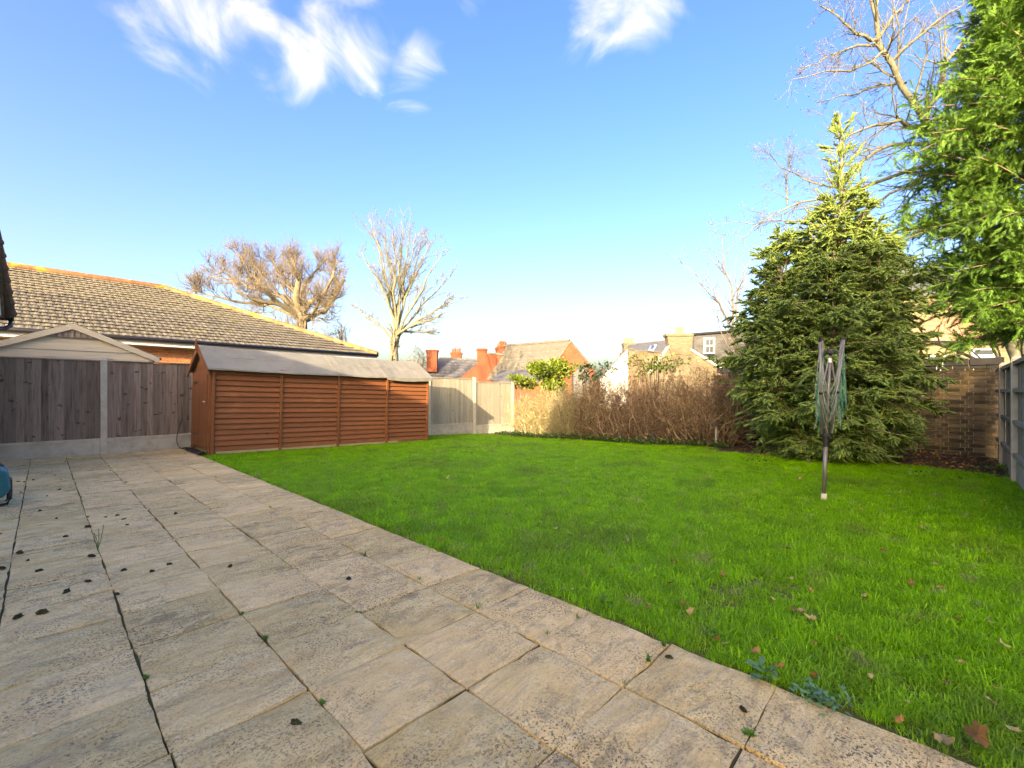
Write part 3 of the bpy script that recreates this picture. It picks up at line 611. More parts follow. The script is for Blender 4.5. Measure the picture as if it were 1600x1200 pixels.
pv = [(x*TW*.985, 0, z) for x, z in prof]; pv2 = [(x*TW*.985, ga*1.12, z) for x, z in prof]; pb = [(x*TW*.985, .004, z-.016) for x, z in prof]; K8 = 8
mbt.add(pv+pv2+pb, [(i, i+1, K8+i+1, K8+i) for i in range(7)]+[(2*K8+i, 2*K8+i+1, i+1, i) for i in range(7)])
tme = mbt.mesh('roof_tile'); tme.materials.append(m_tile); tarr = np.array(mbt.v); tfc = np.array(mbt.f)
cands = []
Lr = np.linalg.norm(EB-EA)
for c in range(ncr):
    right = Lr-(c+.5)*ga*WB/SLOPE
    nT = int(right/TW)+1
    for k in range(nT):
        s = k*TW+TW/2+(c % 2)*TW/2
        if s > right+.12 or s < 4.4: continue
        p = EA+u*s+vs*(c*ga)+nr*(.048+rng.normal(0, .003)); cands.append((np.hypot(p[0], p[1]), p, rng.normal(0, .012)))
cands.sort(key=lambda q: q[0])
Bm = np.stack([u, v2, n2], 1)
rv = []; rfc = []
for i, (dd, p, jit) in enumerate(cands):
    if i < 300:
        o = bpy.data.objects.new('roof_tile', tme); COL.objects.link(o); o.parent = bung
        M4 = Matrix([[*Bm[0], p[0]-EB[0]], [*Bm[1], p[1]-EB[1]], [*Bm[2], p[2]], [0, 0, 0, 1]]) @ Matrix.Rotation(jit, 4, 'Z'); o.matrix_local = M4
    else:
        rfc.append(tfc+len(rv)*len(tarr)); rv.append(tarr @ Bm.T+p)
tag(npart('roof_tile_field', np.concatenate(rv), np.concatenate(rfc), m_tile, bung), kind='stuff')
def capline(A, B, n, r, nm, root, mat, lift=.03):
    for i in range(n):
        p0 = A+(B-A)*(i/n); p1 = A+(B-A)*((i+1.04)/n); p0 = p0+np.array([0, 0, lift]); p1 = p1+np.array([0, 0, lift+.006])
        MB().tube([p0, p1], [r*1.04, r], 10).build(nm, mat, root)
capline(R0, R1, 26, .125, 'ridge_tile', bung, m_ridge); capline(EB, R1, 24, .12, 'hip_tile', bung, m_ridge)
MB().prism([EA+inn*.03+[0, 0, -.02], EB+inn*.03+[0, 0, -.02], EB+inn*.03+[0, 0, -.19], EA+inn*.03+[0, 0, -.19]], inn*.025).build('fascia', m_white, bung)
MB().prism([EB+inn*.05-u*.03+[0, 0, -.02], EC-inn*.05-u*.03+[0, 0, -.02], EC-inn*.05-u*.03+[0, 0, -.19], EB+inn*.05-u*.03+[0, 0, -.19]], -u*.025).build('fascia', m_white, bung)
MB().prism([EA+inn*.06+[0, 0, -.19], EB+inn*.06-u*.06+[0, 0, -.19], EB+inn*.47-u*.06+[0, 0, -.19], EA+inn*.47+[0, 0, -.19]], (0, 0, .02)).build('soffit', m_white, bung)
MB().tube([EA-inn*.04+[0, 0, -.02], EB-inn*.04+[0, 0, -.02]], .06, 8).build('gutter', m_black, bung, smooth=True)
# the bricks that show between summerhouse and shed
bb = MB().box((0, 0, 0), (.215, .03, .064)).mesh('brick'); bb.materials.append(m_orange)
MB().prism([wa+u*7.2-inn*.004+[0, 0, -.92], wa+u*10.2-inn*.004+[0, 0, -.92], wa+u*10.2-inn*.004+[0, 0, -.19-.02], wa+u*7.2-inn*.004+[0, 0, -.19-.02]], inn*.003).build('mortar', m_mortar, bung)
for c in range(9):
    for k in range(13):
        s = 7.3+k*.2255+(c % 2)*.113; p = wa+u*s-inn*.006; z = 2.75-.26-c*.075
        place('brick', bb, None, bung, (p[0]-EB[0], p[1]-EB[1], z), math.atan2(u[1], u[0]))
# ------------------------------------------------------------------ cream summerhouse just behind the fence
sx, sy, shw, szp, sze = .40, 12.42, 1.36, 2.56, 1.955
sh = thing('summerhouse', 'cream boarded summerhouse gable rising above the left fence', 'summerhouse', (sx, sy, 0))
MB().prism([(sx-shw+.1, sy+.05, -.1), (sx+shw-.1, sy+.05, -.1), (sx+shw-.1, sy+.05, sze-.02), (sx, sy+.05, szp-.08), (sx-shw+.1, sy+.05, sze-.02)], (0, 2.2, 0)).build('wall', m_cream, sh)
for s in (-1, 1):
    a = np.array([sx, 0, szp]); b = np.array([sx+s*shw, 0, sze]); d = (b-a)/np.linalg.norm(b-a); n_ = np.array([0, 0, 1.])
    MB().prism([a+[0, sy-.02, 0], b+[0, sy-.02, 0], b+[0, sy-.02, -.115], a+[0, sy-.02, -.115]], (0, .03, 0)).build('bargeboard', m_cream, sh)
    MB().prism([a+[0, sy+.012, .012], b+[0, sy+.012, .012]+d*.05, b+[0, sy+.012, -.02]+d*.05, a+[0, sy+.012, -.02]], (0, 2.3, 0)).build('roof', m_greytile, sh)
for k in range(4):
    z0 = 1.62+k*.135; z1 = z0+.13; hw = lambda z: min(shw-.12, (szp-.11-z)/(szp-sze)*shw)
    if hw(z1) > .05: MB().prism([(sx-hw(z0), sy+.022, z0), (sx+hw(z0), sy+.022, z0), (sx+hw(z1), sy+.034, z1), (sx-hw(z1), sy+.034, z1)], (0, .016, 0)).build('cladding_board', m_cream, sh)
zv0, zv1 = 2.30, szp-.10
MB().prism([(sx-.46, sy+.018, zv0-.02), (sx+.46, sy+.018, zv0-.02), (sx, sy+.018, zv1)], (0, .02, 0)).build('gable_vent', m_fence, sh)
for k in range(9):
    xx = sx-.36+k*.09; zt = zv0+(zv1-zv0)*(1-abs(xx-sx)/.46)-.01
    MB().prism([(xx-.02, sy+.006, zv0-.02), (xx+.015, sy+.006, zv0-.02), (xx+.015+.0, sy+.006, zt), (xx-.02, sy+.006, zt)], (0, .012, 0)).build('vent_slat', m_greyslat, sh)
for xa, xb in ((sx-1.1, sx-.35), (sx-.25, sx+.5), (sx+.6, sx+1.18)):
    mb = MB().box(((xa+xb)/2, sy+.01, 1.865), (xb-xa, .04, .05)); mb.box((xa+.02, sy+.01, 1.45), (.04, .04, .78)); mb.box((xb-.02, sy+.01, 1.45), (.04, .04, .78))
    wn = mb.build('window', m_cream, sh); MB().box(((xa+xb)/2, sy+.028, 1.45), (xb-xa-.08, .01, .78)).build('pane', m_glass, sh, wn)

# ------------------------------------------------------------------ far houses
def chimney(root, px, py0, py1, wpx, d, mat, npots, potm, dep=.7, yaw=0., cap=True, parent=None):
    x, y = at(px, d); z1 = CAMH+(YH-py0)/FPX*d; z0 = CAMH+(YH-py1)/FPX*d-.6; wv = wpx/FPX*d; rz = -TH+yaw
    mb = MB().box((x, y, (z0+z1)/2), (wv, dep, z1-z0), rz)
    if cap: mb.box((x, y, z1-.10), (wv*1.16, dep*1.16, .16), rz); mb.box((x, y, z1-.30), (wv*1.08, dep*1.08, .07), rz)
    ch = mb.build('chimney', mat, root, parent)
    for k in range(npots):
        t = (k+.5)/npots-.5; cx, cy = x+math.cos(rz)*t*wv*.9, y+math.sin(rz)*t*wv*.9; h = .42+.08*(k % 2)
        MB().tube([(cx, cy, z1), (cx, cy, z1+.06), (cx, cy, z1+.07), (cx, cy, z1+h-.05), (cx, cy, z1+h-.05), (cx, cy, z1+h)], [.15, .15, .12, .105, .13, .13], 9).build('chimney_pot', potm, root, ch)
    return ch
def aerial(root, px, pytop, pybot, d, parent=None, yaw=.4, n=6, ln=.9):
    b = P(px, pybot, d); t = P(px, pytop, d); mb = MB().tube([b, t], .022, 5)
    rz = -TH+yaw; ax = np.array([math.cos(rz), math.sin(rz), 0]); cr_ = np.array([-ax[1], ax[0], 0])
    mb.tube([t-ax*ln*.3, t+ax*ln*.7], .016, 4)
    for k in range(n):
        c = t+ax*ln*(-.25+.9*k/(n-1)); mb.tube([c-cr_*.2-[0, 0, .05], c+cr_*.2+[0, 0, .05]], .01, 4)
    mb.build('aerial', m_alu, root, parent)
def back(d): return np.array([FW[0]*d, FW[1]*d, 0])
ax_cam = (float(RT[0]), float(RT[1]))
m_redb = brickmat('red_brick', (.20, .038, .016), (.27, .058, .024), (.22, .085, .05), ax_cam)
m_redb2 = brickmat('orange_red_brick', (.21, .042, .017), (.28, .068, .027), (.23, .095, .055), ax_cam)
m_yelb = brickmat('yellow_stock_brick', (.155, .12, .072), (.215, .172, .108), (.12, .10, .073), ax_cam)
m_brownb = brickmat('brown_brick', (.16, .105, .06), (.23, .155, .09), (.24, .19, .13), ax_cam)
m_yelb2 = brickmat('yellow_stock_brick_wall', (.22, .165, .088), (.28, .22, .13), (.19, .16, .11), (0, 1))
# a: slate hipped roof, two chimneys
d = 46; h = thing('terraced_house', 'far house with hipped grey slate roof and two brick chimneys', 'house', (*at(710, d), -1.6))
e0, e1, r0, r1 = P(655, 590, d), P(742, 592, d), P(688, 560, d+4), P(748, 563, d+4)
MB().prism([e0+[0, 0, -.05], e1+[0, 0, -.05], [*e1[:2], -2], [*e0[:2], -2]], back(8)).build('wall', m_redb, h)
rf_ = MB().add([e0, e1, r1, r0], [(0, 1, 2, 3)]).add([r0, r1, P(760, 592, d+9), P(640, 590, d+9)], [(0, 1, 2, 3)]).add([e0, r0, P(640, 590, d+9)], [(0, 1, 2)]).add([e1, P(760, 592, d+9), r1], [(0, 1, 2)]).build('roof', m_slate, h)
capline(r0, r1, 9, .12, 'ridge_tile', h, m_slate, 0); capline(e0, r0, 8, .10, 'hip_tile', h, m_slate, 0)
for k in range(7):      # slate courses
    t0, t1 = k/7, (k+1)/7; A0, B0, A1, B1 = e0+(r0-e0)*t0, e1+(r1-e1)*t0, e0+(r0-e0)*t1, e1+(r1-e1)*t1
    MB().add([A0+[0, 0, .07], B0+[0, 0, .07], B1+[0, 0, .03], A1+[0, 0, .03], A0, B0], [(0, 1, 2, 3), (4, 5, 1, 0)]).build('slate_course', m_slate, h, rf_)
chimney(h, 675.5, 547, 572, 16, d+1, m_redb, 0, m_potred, .8)
chimney(h, 713, 551, 562, 16, d+6, m_redb, 4, m_potred, .7)
# b: red brick party wall with two chimneys
d = 44; h = thing('terraced_house', 'far house with bright orange-red brick side wall and pole aerial', 'house', (*at(765, d), -1.6))
MB().prism([P(715, 594, d), P(748, 566, d), P(748, 552, d), P(764, 552, d), P(808, 556, d), P(838, 575, d), P(838, 640, d), P(715, 640, d)], back(7)).build('wall', m_redb, h)
MB().prism([P(763, 550.6, d-.1), P(808, 554.6, d-.1), P(808, 557, d-.1), P(763, 553, d-.1)], back(.5)).build('coping', m_slate, h)
chimney(h, 753, 545, 556, 14.5, d+.35, m_redb, 0, m_potred, .75); c2 = chimney(h, 784, 543, 556, 17, d+4, m_redb, 4, m_potred, .8, .3)
aerial(h, 780.5, 519, 546, d+4, c2, 1.0)
# c: grey tiled gable house
d = 40; h = thing('gabled_house', 'far house with grey tiled roof and orange brick gable peak', 'house', (*at(880, d), -1.6))
pk, gl, gr = P(890, 534, d), P(858, 580, d), P(928, 580, d); g0 = P(893, 640, d)
bk = norm(np.array([[-.55*RT[0]+.42*FW[0], -.55*RT[1]+.42*FW[1], 0]]))[0]*7.5
MB().prism([gl, pk, gr, [*gr[:2], -2], [*gl[:2], -2]], bk*.97).build('wall', m_redb2, h)
k0 = pk+bk; ov = -bk*.02
lowL = gl+(gl-pk)*.25; lowR = gr+(gr-pk)*.06
rl = MB().prism([pk+ov+[0, 0, .12], lowL+ov+[0, 0, .12], lowL+ov, pk+ov], bk*1.03).build('roof', m_greytile, h)
rr_ = MB().prism([pk+ov+[0, 0, .12], lowR+ov+[0, 0, .12], lowR+ov, pk+ov], bk*1.03).build('roof', m_greytile, h)
for k in range(12):
    t0, t1 = k/12, (k+1)/12; q0 = lowL+(pk-lowL)*t0+[0, 0, .2]; q1 = lowL+(pk-lowL)*t1+[0, 0, .15]
    MB().add([q0, q0+bk, q1+bk, q1, q0-[0, 0, .06], q0+bk-[0, 0, .06]], [(3, 2, 1, 0), (0, 1, 5, 4)]).build('tile_course', m_greytile, h, rl)
capline(pk+[0, 0, .1], k0+[0, 0, .1], 14, .13, 'ridge_tile', h, m_greytile, 0)
capline(k0+[0, 0, .12], lowL+bk+[0, 0, .12], 10, .11, 'verge_tile', h, m_ridge, 0)
kp = k0; dk = kp[0]*FW[0]+kp[1]*FW[1]
pxk = 800+FPX*(kp[0]*RT[0]+kp[1]*RT[1])/dk
c3 = chimney(h, pxk-1, 541, 552, 14, dk, m_redb2, 5, m_potred, .7, .5); aerial(h, pxk+2, 517, 540, dk, c3, .2, 5)
d2 = 36   # lower slate lean-to
le0, le1, lr0, lr1 = P(768, 596, d2), P(868, 596, d2), P(782, 578.5, d2+2.4), P(868, 577, d2+2.4)
MB().prism([le0, le1, lr1, lr0], (0, 0, -.12)).build('lean_to_roof', m_slate, h)
MB().prism([le0-[0, 0, .1], le1-[0, 0, .1], [*le1[:2], -2], [*le0[:2], -2]], back(2)).build('lean_to_wall', m_redb2, h)
g1 = [P(896, 584, d2), P(911, 569, d2), P(922, 588, d2)]
MB().prism(g1+[P(922, 640, d2), P(896, 640, d2)], back(1.2)).build('lean_to_gable', m_slate, h)
# d: white gable with slate roof
d = 37; h = thing('white_gable_house', 'far house with white rendered gable and yellow chimney pots', 'house', (*at(985, d), -1.6))
MB().prism([P(938, 592, d), P(981, 545, d), P(981.5, 640, d), P(938, 640, d)], back(.3)).build('gable_wall', m_render, h)
MB().prism([P(981.5, 547, d), P(1046, 552, d+1.5), P(1046, 640, d+1.5), P(981.5, 640, d)], back(3)).build('wall', m_brownb, h)
rd = MB().prism([P(980, 546, d-.1), P(1046, 553, d+1.4), P(1046, 533, d+5), P(984, 540, d+4)], (0, 0, .12)).build('roof', m_slate, h)
MB().prism([P(936, 594, d-.1), P(981, 544, d-.1), P(984, 540, d+4), P(940, 592, d+4)], (0, 0, .1)).build('roof', m_slate, h)
capline(P(984, 539, d+4), P(1046, 532.5, d+5), 12, .11, 'ridge_tile', h, m_ridge, 0)
sk = [P(1013, 551, d+.4), P(1021, 551.7, d+.6), P(1026, 542.5, d+2.6), P(1018, 542.3, d+2.5)]; sk = [p+[0, 0, .16] for p in sk]
MB().prism(sk, (0, 0, .07)).build('skylight', m_white, h, rd)
cs = sum(sk)/4; MB().prism([cs+(p-cs)*.7+[0, 0, .08] for p in sk], (0, 0, .01)).build('skylight_pane', m_glass, h, rd)
chimney(h, 982, 536, 546, 17, d+3.5, m_yelb, 4, m_pot, .6)
aerial(h, 1037, 506, 532, d+5, None, 2.6, 5, .9)
# yellow-brick chimney gable with slate-hung dormer
d = 28; h = thing('yellow_brick_house', 'far yellow stock brick house with wide chimney and slate-hung dormer', 'house', (*at(1085, d), -1.6))
MB().prism([P(1018, 580, d), P(1046, 541, d), P(1080, 546, d), P(1134, 580, d), P(1134, 660, d), P(1018, 660, d)], back(.4)).build('gable_wall', m_yelb, h)
mb = MB().prism([P(1042, 522.5, d-.06), P(1083, 522.5, d-.06), P(1081, 556, d-.06), P(1048, 552, d-.06)], back(.55))
mb.prism([P(1041, 521.5, d-.12), P(1084, 521.5, d-.12), P(1084, 525, d-.12), P(1041, 525, d-.12)], back(.7)); ch = mb.build('chimney', m_yelb, h)
for px in (1057, 1061.5, 1066):
    b = P(px, 522, d+.2); MB().tube([b, b+[0, 0, .07], b+[0, 0, .07], b+[0, 0, .38], b+[0, 0, .38], b+[0, 0, .43]], [.12, .12, .1, .085, .105, .105], 9).build('chimney_pot', m_pot, h, ch)
MB().prism([P(1080, 544.5, d-.1), P(1135, 579, d-.1), P(1135, 582, d-.1), P(1080, 547.5, d-.1)], back(.5)).build('verge_board', m_white, h)
MB().prism([P(1046, 539.5, d-.1), P(1017, 580, d-.1), P(1017, 583, d-.1), P(1046, 542.5, d-.1)], back(.5)).build('verge_board', m_mortar, h)
MB().prism([P(1083, 522, d+.5), P(1180, 514, d+1.5), P(1180, 600, d+1.5), P(1083, 600, d+.5)], back(3.5)).build('dormer_wall', m_slate, h)
for k in range(17):
    y0 = 524+k*3.6; A, B = P(1084, y0+3.7, d+.46), P(1178, y0+3.7-.6-6*(1-k/17), d+1.44); C_, D_ = P(1178, y0-.6-6*(1-k/17), d+1.47), P(1084, y0, d+.49)
    if y0 > 530: MB().prism([A, B, C_, D_], back(.02)).build('slate_course', m_slate, h)
MB().prism([P(1078, 521, d+.3), P(1182, 512.5, d+1.3), P(1182, 515.5, d+1.3), P(1078, 524, d+.3)], back(4)).build('dormer_roof', m_dark, h)
def sash(root, px0, py0, px1, py1, d, parent=None, mull=True, tilt=0):
    A, B, C_, D_ = P(px0, py1, d), P(px1, py1-tilt, d+tilt*0), P(px1, py0-tilt, d), P(px0, py0, d); c = (A+B+C_+D_)/4
    q = lambda p, k: c+(p-c)*k
    wn = MB().prism([A, B, C_, D_], back(.12)).build('window', m_white, root, parent)
    g = lambda a0, b0, a1, b1: [A+(B-A)*x+(D_-A)*y-back(.012) for x, y in ((a0, b0), (a1, b0), (a1, b1), (a0, b1))]
    for a0, b0, a1, b1 in mull: MB().prism(g(a0, b0, a1, b1), -back(.006)).build('pane', m_glass, root, wn)
    return wn
pn6 = [(.16+.36*i, .08+.455*j, .16+.32+.36*i, .08+.38+.455*j) for i in range(2) for j in range(2)]
sash(h, 1100, 528, 1117, 553, d+.42, None, pn6, .8)
# e: yellow brick house behind the wall on the right
d = 20; h = thing('brick_house_behind_wall', 'yellow brick house with white windows above the old garden wall', 'house', (*at(1500, d), -1))
MB().prism([P(1330, 533, d), P(1640, 533, d), P(1640, 680, d), P(1330, 680, d)], back(5)).build('wall', m_yelb2, h)
e0, e1, r0, r1 = P(1325, 532, d-.25), P(1645, 532, d-.25), P(1325, 497, d+3), P(1645, 497, d+3)
lr_ = MB().prism([e0, e1, r1, r0], (0, 0, .06)).build('roof', m_pinktile, h)
for k in range(14):
    t0, t1 = k/14, (k+1)/14; A0, B0, A1, B1 = e0+(r0-e0)*t0, e1+(r1-e1)*t0, e0+(r0-e0)*t1, e1+(r1-e1)*t1
    MB().add([A0+[0, 0, .14], B0+[0, 0, .14], B1+[0, 0, .09], A1+[0, 0, .09], A0+[0, 0, .05], B0+[0, 0, .05]], [(0, 1, 2, 3), (4, 5, 1, 0)]).build('tile_course', m_pinktile, h, lr_)
MB().prism([P(1330, 497, d+3.02), P(1640, 497, d+3.02), P(1640, 462, d+3.02), P(1330, 462, d+3.02)], back(6)).build('main_wall', m_yelb2, h)
MB().prism([P(1325, 462, d+2.7), P(1645, 462, d+2.7), P(1645, 425, d+6), P(1325, 425, d+6)], (0, 0, .12)).build('main_roof', m_slate, h)
MB().tube([P(1325, 534, d-.3), P(1645, 534, d-.3)], .05, 7).build('gutter', m_black, h)
MB().tube([P(1514, 534, d-.3), P(1514, 541, d-.1), P(1519, 556, d-.06), P(1519, 640, d-.06)], .045, 7).build('downpipe', m_greyp, h)
MB().tube([P(1498, 547, d-.08), P(1498, 640, d-.08)], .05, 7).tube([P(1498, 547, d-.08), P(1513, 546, d-.08)], .04, 6).build('waste_pipe', m_black, h)
sash(h, 1446, 554, 1477, 580, d-.05, None, [(.14, .5, .86, .86)]); sash(h, 1519, 544.5, 1555, 590, d-.05, None, [(.10, .79, .9, .95), (.16, .1, .60, .68), (.68, .1, .92, .68)])

# ------------------------------------------------------------------ trees
def base(px, d): x, y = at(px, d); return np.array([x, y, float(gz(x, y))-.1])
def poly(pts, K):
    pts = np.array(pts, float); s = np.concatenate([[0], np.cumsum(np.linalg.norm(np.diff(pts, axis=0), axis=1))]); t = np.linspace(0, s[-1], K)
    return np.stack([np.interp(t, s, pts[:, i]) for i in range(3)], 1)
def bare_tree(name, label, limbs, trunkmat, twigmat, lv, loc, buds=.0, group=None, tr_n=8):
    """limbs: list of (points, r0, r1); first is the trunk. lv: list of kids() argument dicts"""
    root = thing(name, label, 'tree', tuple(loc), group)
    K = 9; Pn = np.stack([poly(p, K) for p, _, _ in limbs]); Pn[:, 1:-1] += rng.normal(0, .012, (len(limbs), K-2, 3))*np.linalg.norm(Pn[:, -1]-Pn[:, 0], axis=1)[:, None, None]
    R = np.stack([np.linspace(a, b, K) for _, a, b in limbs])
    npart('trunk', *tubes(Pn, R, tr_n), trunkmat, root, smooth=True)
    parts = []; cur = (Pn, R); tips = None
    for a in lv:
        cur = kids(cur[0], cur[1], **a); parts.append(tubes(*cur, 4 if cur[1][0, 0] > .01 else 3))
    npart('branches' if False else 'crown', *join(parts), twigmat, root)
    if buds:
        tips = cur[0][:, -1]; n = len(tips); tv = np.array([(0, 0, 0), (.6, .25, 0), (1, 0, 0), (.6, -.25, .1)]); tf = np.array([(0, 1, 2, 3)])
        npart('buds', *batch(tv, tf, tips, rng.normal(size=(n, 3)), rng.uniform(.6, 1.3, n)*buds, rng.uniform(0, 6, n)), m_twig, root)
    return root
D_ = math.radians
# oak behind the bungalow
do = 30; b = base(478, do); Q = lambda px, py, dd=0: P(px, py, do+dd)
limbs = [([b, Q(474, 520), Q(466, 470)], .55, .40), ([Q(468, 490), Q(462, 465, -.5), Q(466, 440, -.5), Q(455, 400)], .34, .10), ([Q(468, 485), Q(440, 465, 1), Q(412, 450, 1.5), Q(385, 432, 2)], .30, .08), ([Q(466, 492), Q(440, 476, -1), Q(405, 470, -2), Q(384, 462, -2.5)], .27, .10),
         ([Q(474, 500), Q(505, 488, 1), Q(520, 465, 1), Q(537, 442, 1), Q(538, 436, 1)], .30, .16), ([Q(472, 490), Q(488, 470, -1), Q(512, 455, -1.5), Q(524, 420, -1.5)], .26, .07), ([Q(466, 465), Q(480, 440, 1), Q(500, 415, 2)], .22, .06), ([Q(462, 455), Q(440, 430, 2), Q(425, 405, 2)], .2, .06), ([Q(470, 500), Q(450, 490, 3), Q(415, 478, 4), Q(370, 455, 5)], .22, .06), ([Q(474, 500), Q(490, 490, -3), Q(500, 470, -4)], .2, .08), ([Q(440, 476, -1), Q(400, 452, 0), Q(360, 440, 1), Q(330, 432, 1)], .16, .04), ([Q(415, 478, 4), Q(370, 470, 3), Q(330, 462, 2), Q(300, 452, 2)], .14, .04), ([Q(412, 450, 1.5), Q(385, 415, 1), Q(372, 395, 1)], .14, .04)]
limbs = [(p, r0*.78, r1*.75) for p, r0, r1 in limbs]
bare_tree('oak_tree', 'broad leafless oak with thick limbs behind the bungalow roof', limbs, m_oak, m_twig,
          [dict(cnt=11, t0=.3, t1=1, a0=.4, a1=1.1, lr=.42, rr=.4, K=6, wig=.2, up=.22, rmin=.03, lmin=1.0), dict(cnt=8, t0=.2, t1=1, a0=.4, a1=1.0, lr=.65, rr=.5, K=5, wig=.18, up=.2, rmin=.018, lmin=.7), dict(cnt=7, t0=.1, t1=1, a0=.3, a1=1.0, lr=.75, rr=.6, K=4, wig=.2, up=.12, rmin=.010, lmin=.5)], b, buds=.05)
# sycamore
ds = 26; b = base(616, ds); Q = lambda px, py, dd=0: P(px, py, ds+dd)
tops = [(580, 345, 0), (600, 345, 1), (628, 342, -1), (650, 365, 1), (672, 380, 0), (690, 400, -1), (705, 430, 1), (715, 462, 0), (690, 520, 1), (566, 395, -1), (556, 480, 1), (640, 350, 2), (615, 365, -2), (700, 485, -2), (660, 375, 2.5), (590, 372, 2)]
limbs = [([b, Q(616, 560), Q(619, 525)], .30, .22)]
for px, py, dd in tops:
    s0 = rng.uniform(505, 540); limbs.append(([Q(619+rng.uniform(-2, 2), s0), Q(619+(px-619)*.28, s0-(s0-py)*.38, dd*.4), Q(619+(px-619)*.7, s0-(s0-py)*.72, dd*.8), Q(px, py, dd)], .085, .018))
bare_tree('sycamore_tree', 'tall leafless upswept tree standing behind the shed', limbs, m_bark, m_bark,
          [dict(cnt=17, t0=.25, t1=1, a0=.3, a1=.75, lr=.27, rr=.5, K=6, wig=.14, up=.12, rmin=.016), dict(cnt=5, t0=.2, t1=1, a0=.3, a1=.8, lr=.5, rr=.6, K=4, wig=.15, up=.12, rmin=.010), dict(cnt=3, t0=.3, t1=1, a0=.3, a1=.8, lr=.5, rr=.6, K=3, wig=.15, up=.1, rmin=.008)], b, buds=.055)
# low twiggy trees behind the roofs
for px, dd, top, wpx, lab in ((305, 38, 445, 40, 'hazy twiggy tree peeping over the bungalow ridge'), (535, 33, 505, 24, 'low dark twiggy tree between the oak and the tall bare tree'), (650, 30, 545, 18, 'thin twiggy sapling beside the far chimneys')):
    b = base(px, dd); limbs = [([b, P(px, top+60, dd)], .12, .08)]
    for k in range(7): a = rng.uniform(-1, 1); limbs.append(([P(px, top+70, dd), P(px+a*wpx*.5, top+35, dd+rng.normal()), P(px+a*wpx, top+abs(a)*12+rng.uniform(0, 8), dd+rng.normal())], .06, .012))
    bare_tree('bare_tree', lab, limbs, m_twig, m_twig, [dict(cnt=9, t0=.2, t1=1, a0=.3, a1=.9, lr=.35, rr=.5, K=5, wig=.2, up=.08, rmin=.012), dict(cnt=6, t0=.2, t1=1, a0=.3, a1=.9, lr=.5, rr=.6, K=4, wig=.2, up=.05, rmin=.008)], b, buds=.09)
# large lichen-green bare tree behind the conifers
dt_ = 14; b = base(1600, dt_); Q = lambda px, py, dd=0: P(px, py, dt_+dd)
limbs = [([b+[0, 0, 0], Q(1560, 400), Q(1505, 265), Q(1447, 195)], .15, .10), ([Q(1447, 195), Q(1425, 150, -.3), Q(1395, 95, -.5), Q(1375, 60, -.5), Q(1358, -20, -.5), Q(1350, -90, -.5)], .095, .04),
         ([Q(1372, 62, -.5), Q(1340, 52, -.8), Q(1310, 30, -1), Q(1280, 8, -1)], .05, .015), ([Q(1380, 70, -.5), Q(1330, 75, 0), Q(1290, 90, .5), Q(1250, 110, .5)], .045, .012), ([Q(1395, 95, -.5), Q(1430, 60, -1), Q(1475, 25, -1), Q(1510, 5, -1)], .05, .015), ([Q(1375, 60, -.5), Q(1400, 20, 0), Q(1440, -20, 0)], .05, .02),
         ([Q(1445, 200), Q(1400, 190, -1), Q(1350, 200, -1.5), Q(1310, 235, -2)], .07, .015), ([Q(1460, 225), Q(1390, 225, 1), Q(1330, 265, 1), Q(1260, 330, 1)], .07, .015), ([Q(1470, 260), Q(1420, 290, -1), Q(1370, 320, -1), Q(1300, 350, -1)], .07, .015),
         ([Q(1415, 130), Q(1370, 135, 1), Q(1320, 150, 1.5), Q(1275, 160, 2)], .05, .012), ([Q(1447, 190), Q(1470, 120, 1), Q(1500, 60, 1), Q(1540, 20, 1), Q(1570, -10, 1)], .09, .03), ([Q(1470, 250), Q(1330, 300, 2), Q(1230, 320, 2.5), Q(1160, 375, 2.5)], .075, .012), ([Q(1330, 300, 2), Q(1270, 285, 2), Q(1225, 260, 2), Q(1195, 235, 2)], .04, .01), ([Q(1230, 320, 2.5), Q(1228, 280, 2.5), Q(1235, 225, 2.5)], .03, .01), ([Q(1330, 300, 2), Q(1260, 340, 3), Q(1180, 350, 3), Q(1135, 345, 3)], .04, .01), ([Q(1385, 80, -.5), Q(1330, 110, -1.2), Q(1270, 120, -1.5), Q(1235, 125, -1.5)], .04, .01)]
bare_tree('lichened_bare_tree', 'tall leaning leafless tree with lichen-green branches above the spruce', limbs, m_bark, m_bark,
          [dict(cnt=19, t0=.12, t1=1, a0=.4, a1=1.0, lr=.34, rr=.45, K=6, wig=.22, up=.05, rmin=.008), dict(cnt=6, t0=.2, t1=1, a0=.4, a1=1.0, lr=.5, rr=.6, K=4, wig=.2, up=.05, rmin=.005), dict(cnt=2, t0=.3, t1=1, a0=.3, a1=.9, lr=.6, rr=.6, K=3, wig=.2, up=.03, rmin=.004)], b, buds=.045)
# thin sapling left of the spruce
d6 = 12.5; b = base(1150, d6); Q = lambda px, py, dd=0: P(px, py, d6+dd)
limbs = [([b, Q(1146, 520), Q(1141, 430), Q(1128, 370)], .06, .012), ([Q(1146, 520), Q(1128, 480), Q(1100, 450), Q(1085, 430), Q(1062, 408)], .03, .006), ([Q(1148, 540), Q(1150, 470, .4), Q(1163, 420, .4), Q(1190, 385, .4)], .035, .008), ([Q(1138, 500), Q(1120, 470, -.3), Q(1108, 440, -.3), Q(1106, 420, -.3)], .025, .006), ([Q(1141, 440), Q(1118, 410, .3), Q(1098, 390, .3)], .02, .006), ([Q(1142, 470), Q(1160, 440, -.4), Q(1180, 425, -.4)], .02, .006)]
bare_tree('sapling', 'thin leafless sapling between the hedge and the spruce', limbs, m_twig, m_twig, [dict(cnt=9, t0=.2, t1=1, a0=.3, a1=.8, lr=.3, rr=.5, K=5, wig=.16, up=.08, rmin=.005), dict(cnt=4, t0=.2, t1=1, a0=.3, a1=.8, lr=.45, rr=.6, K=4, wig=.16, up=.06, rmin=.0035)], b, buds=.04)

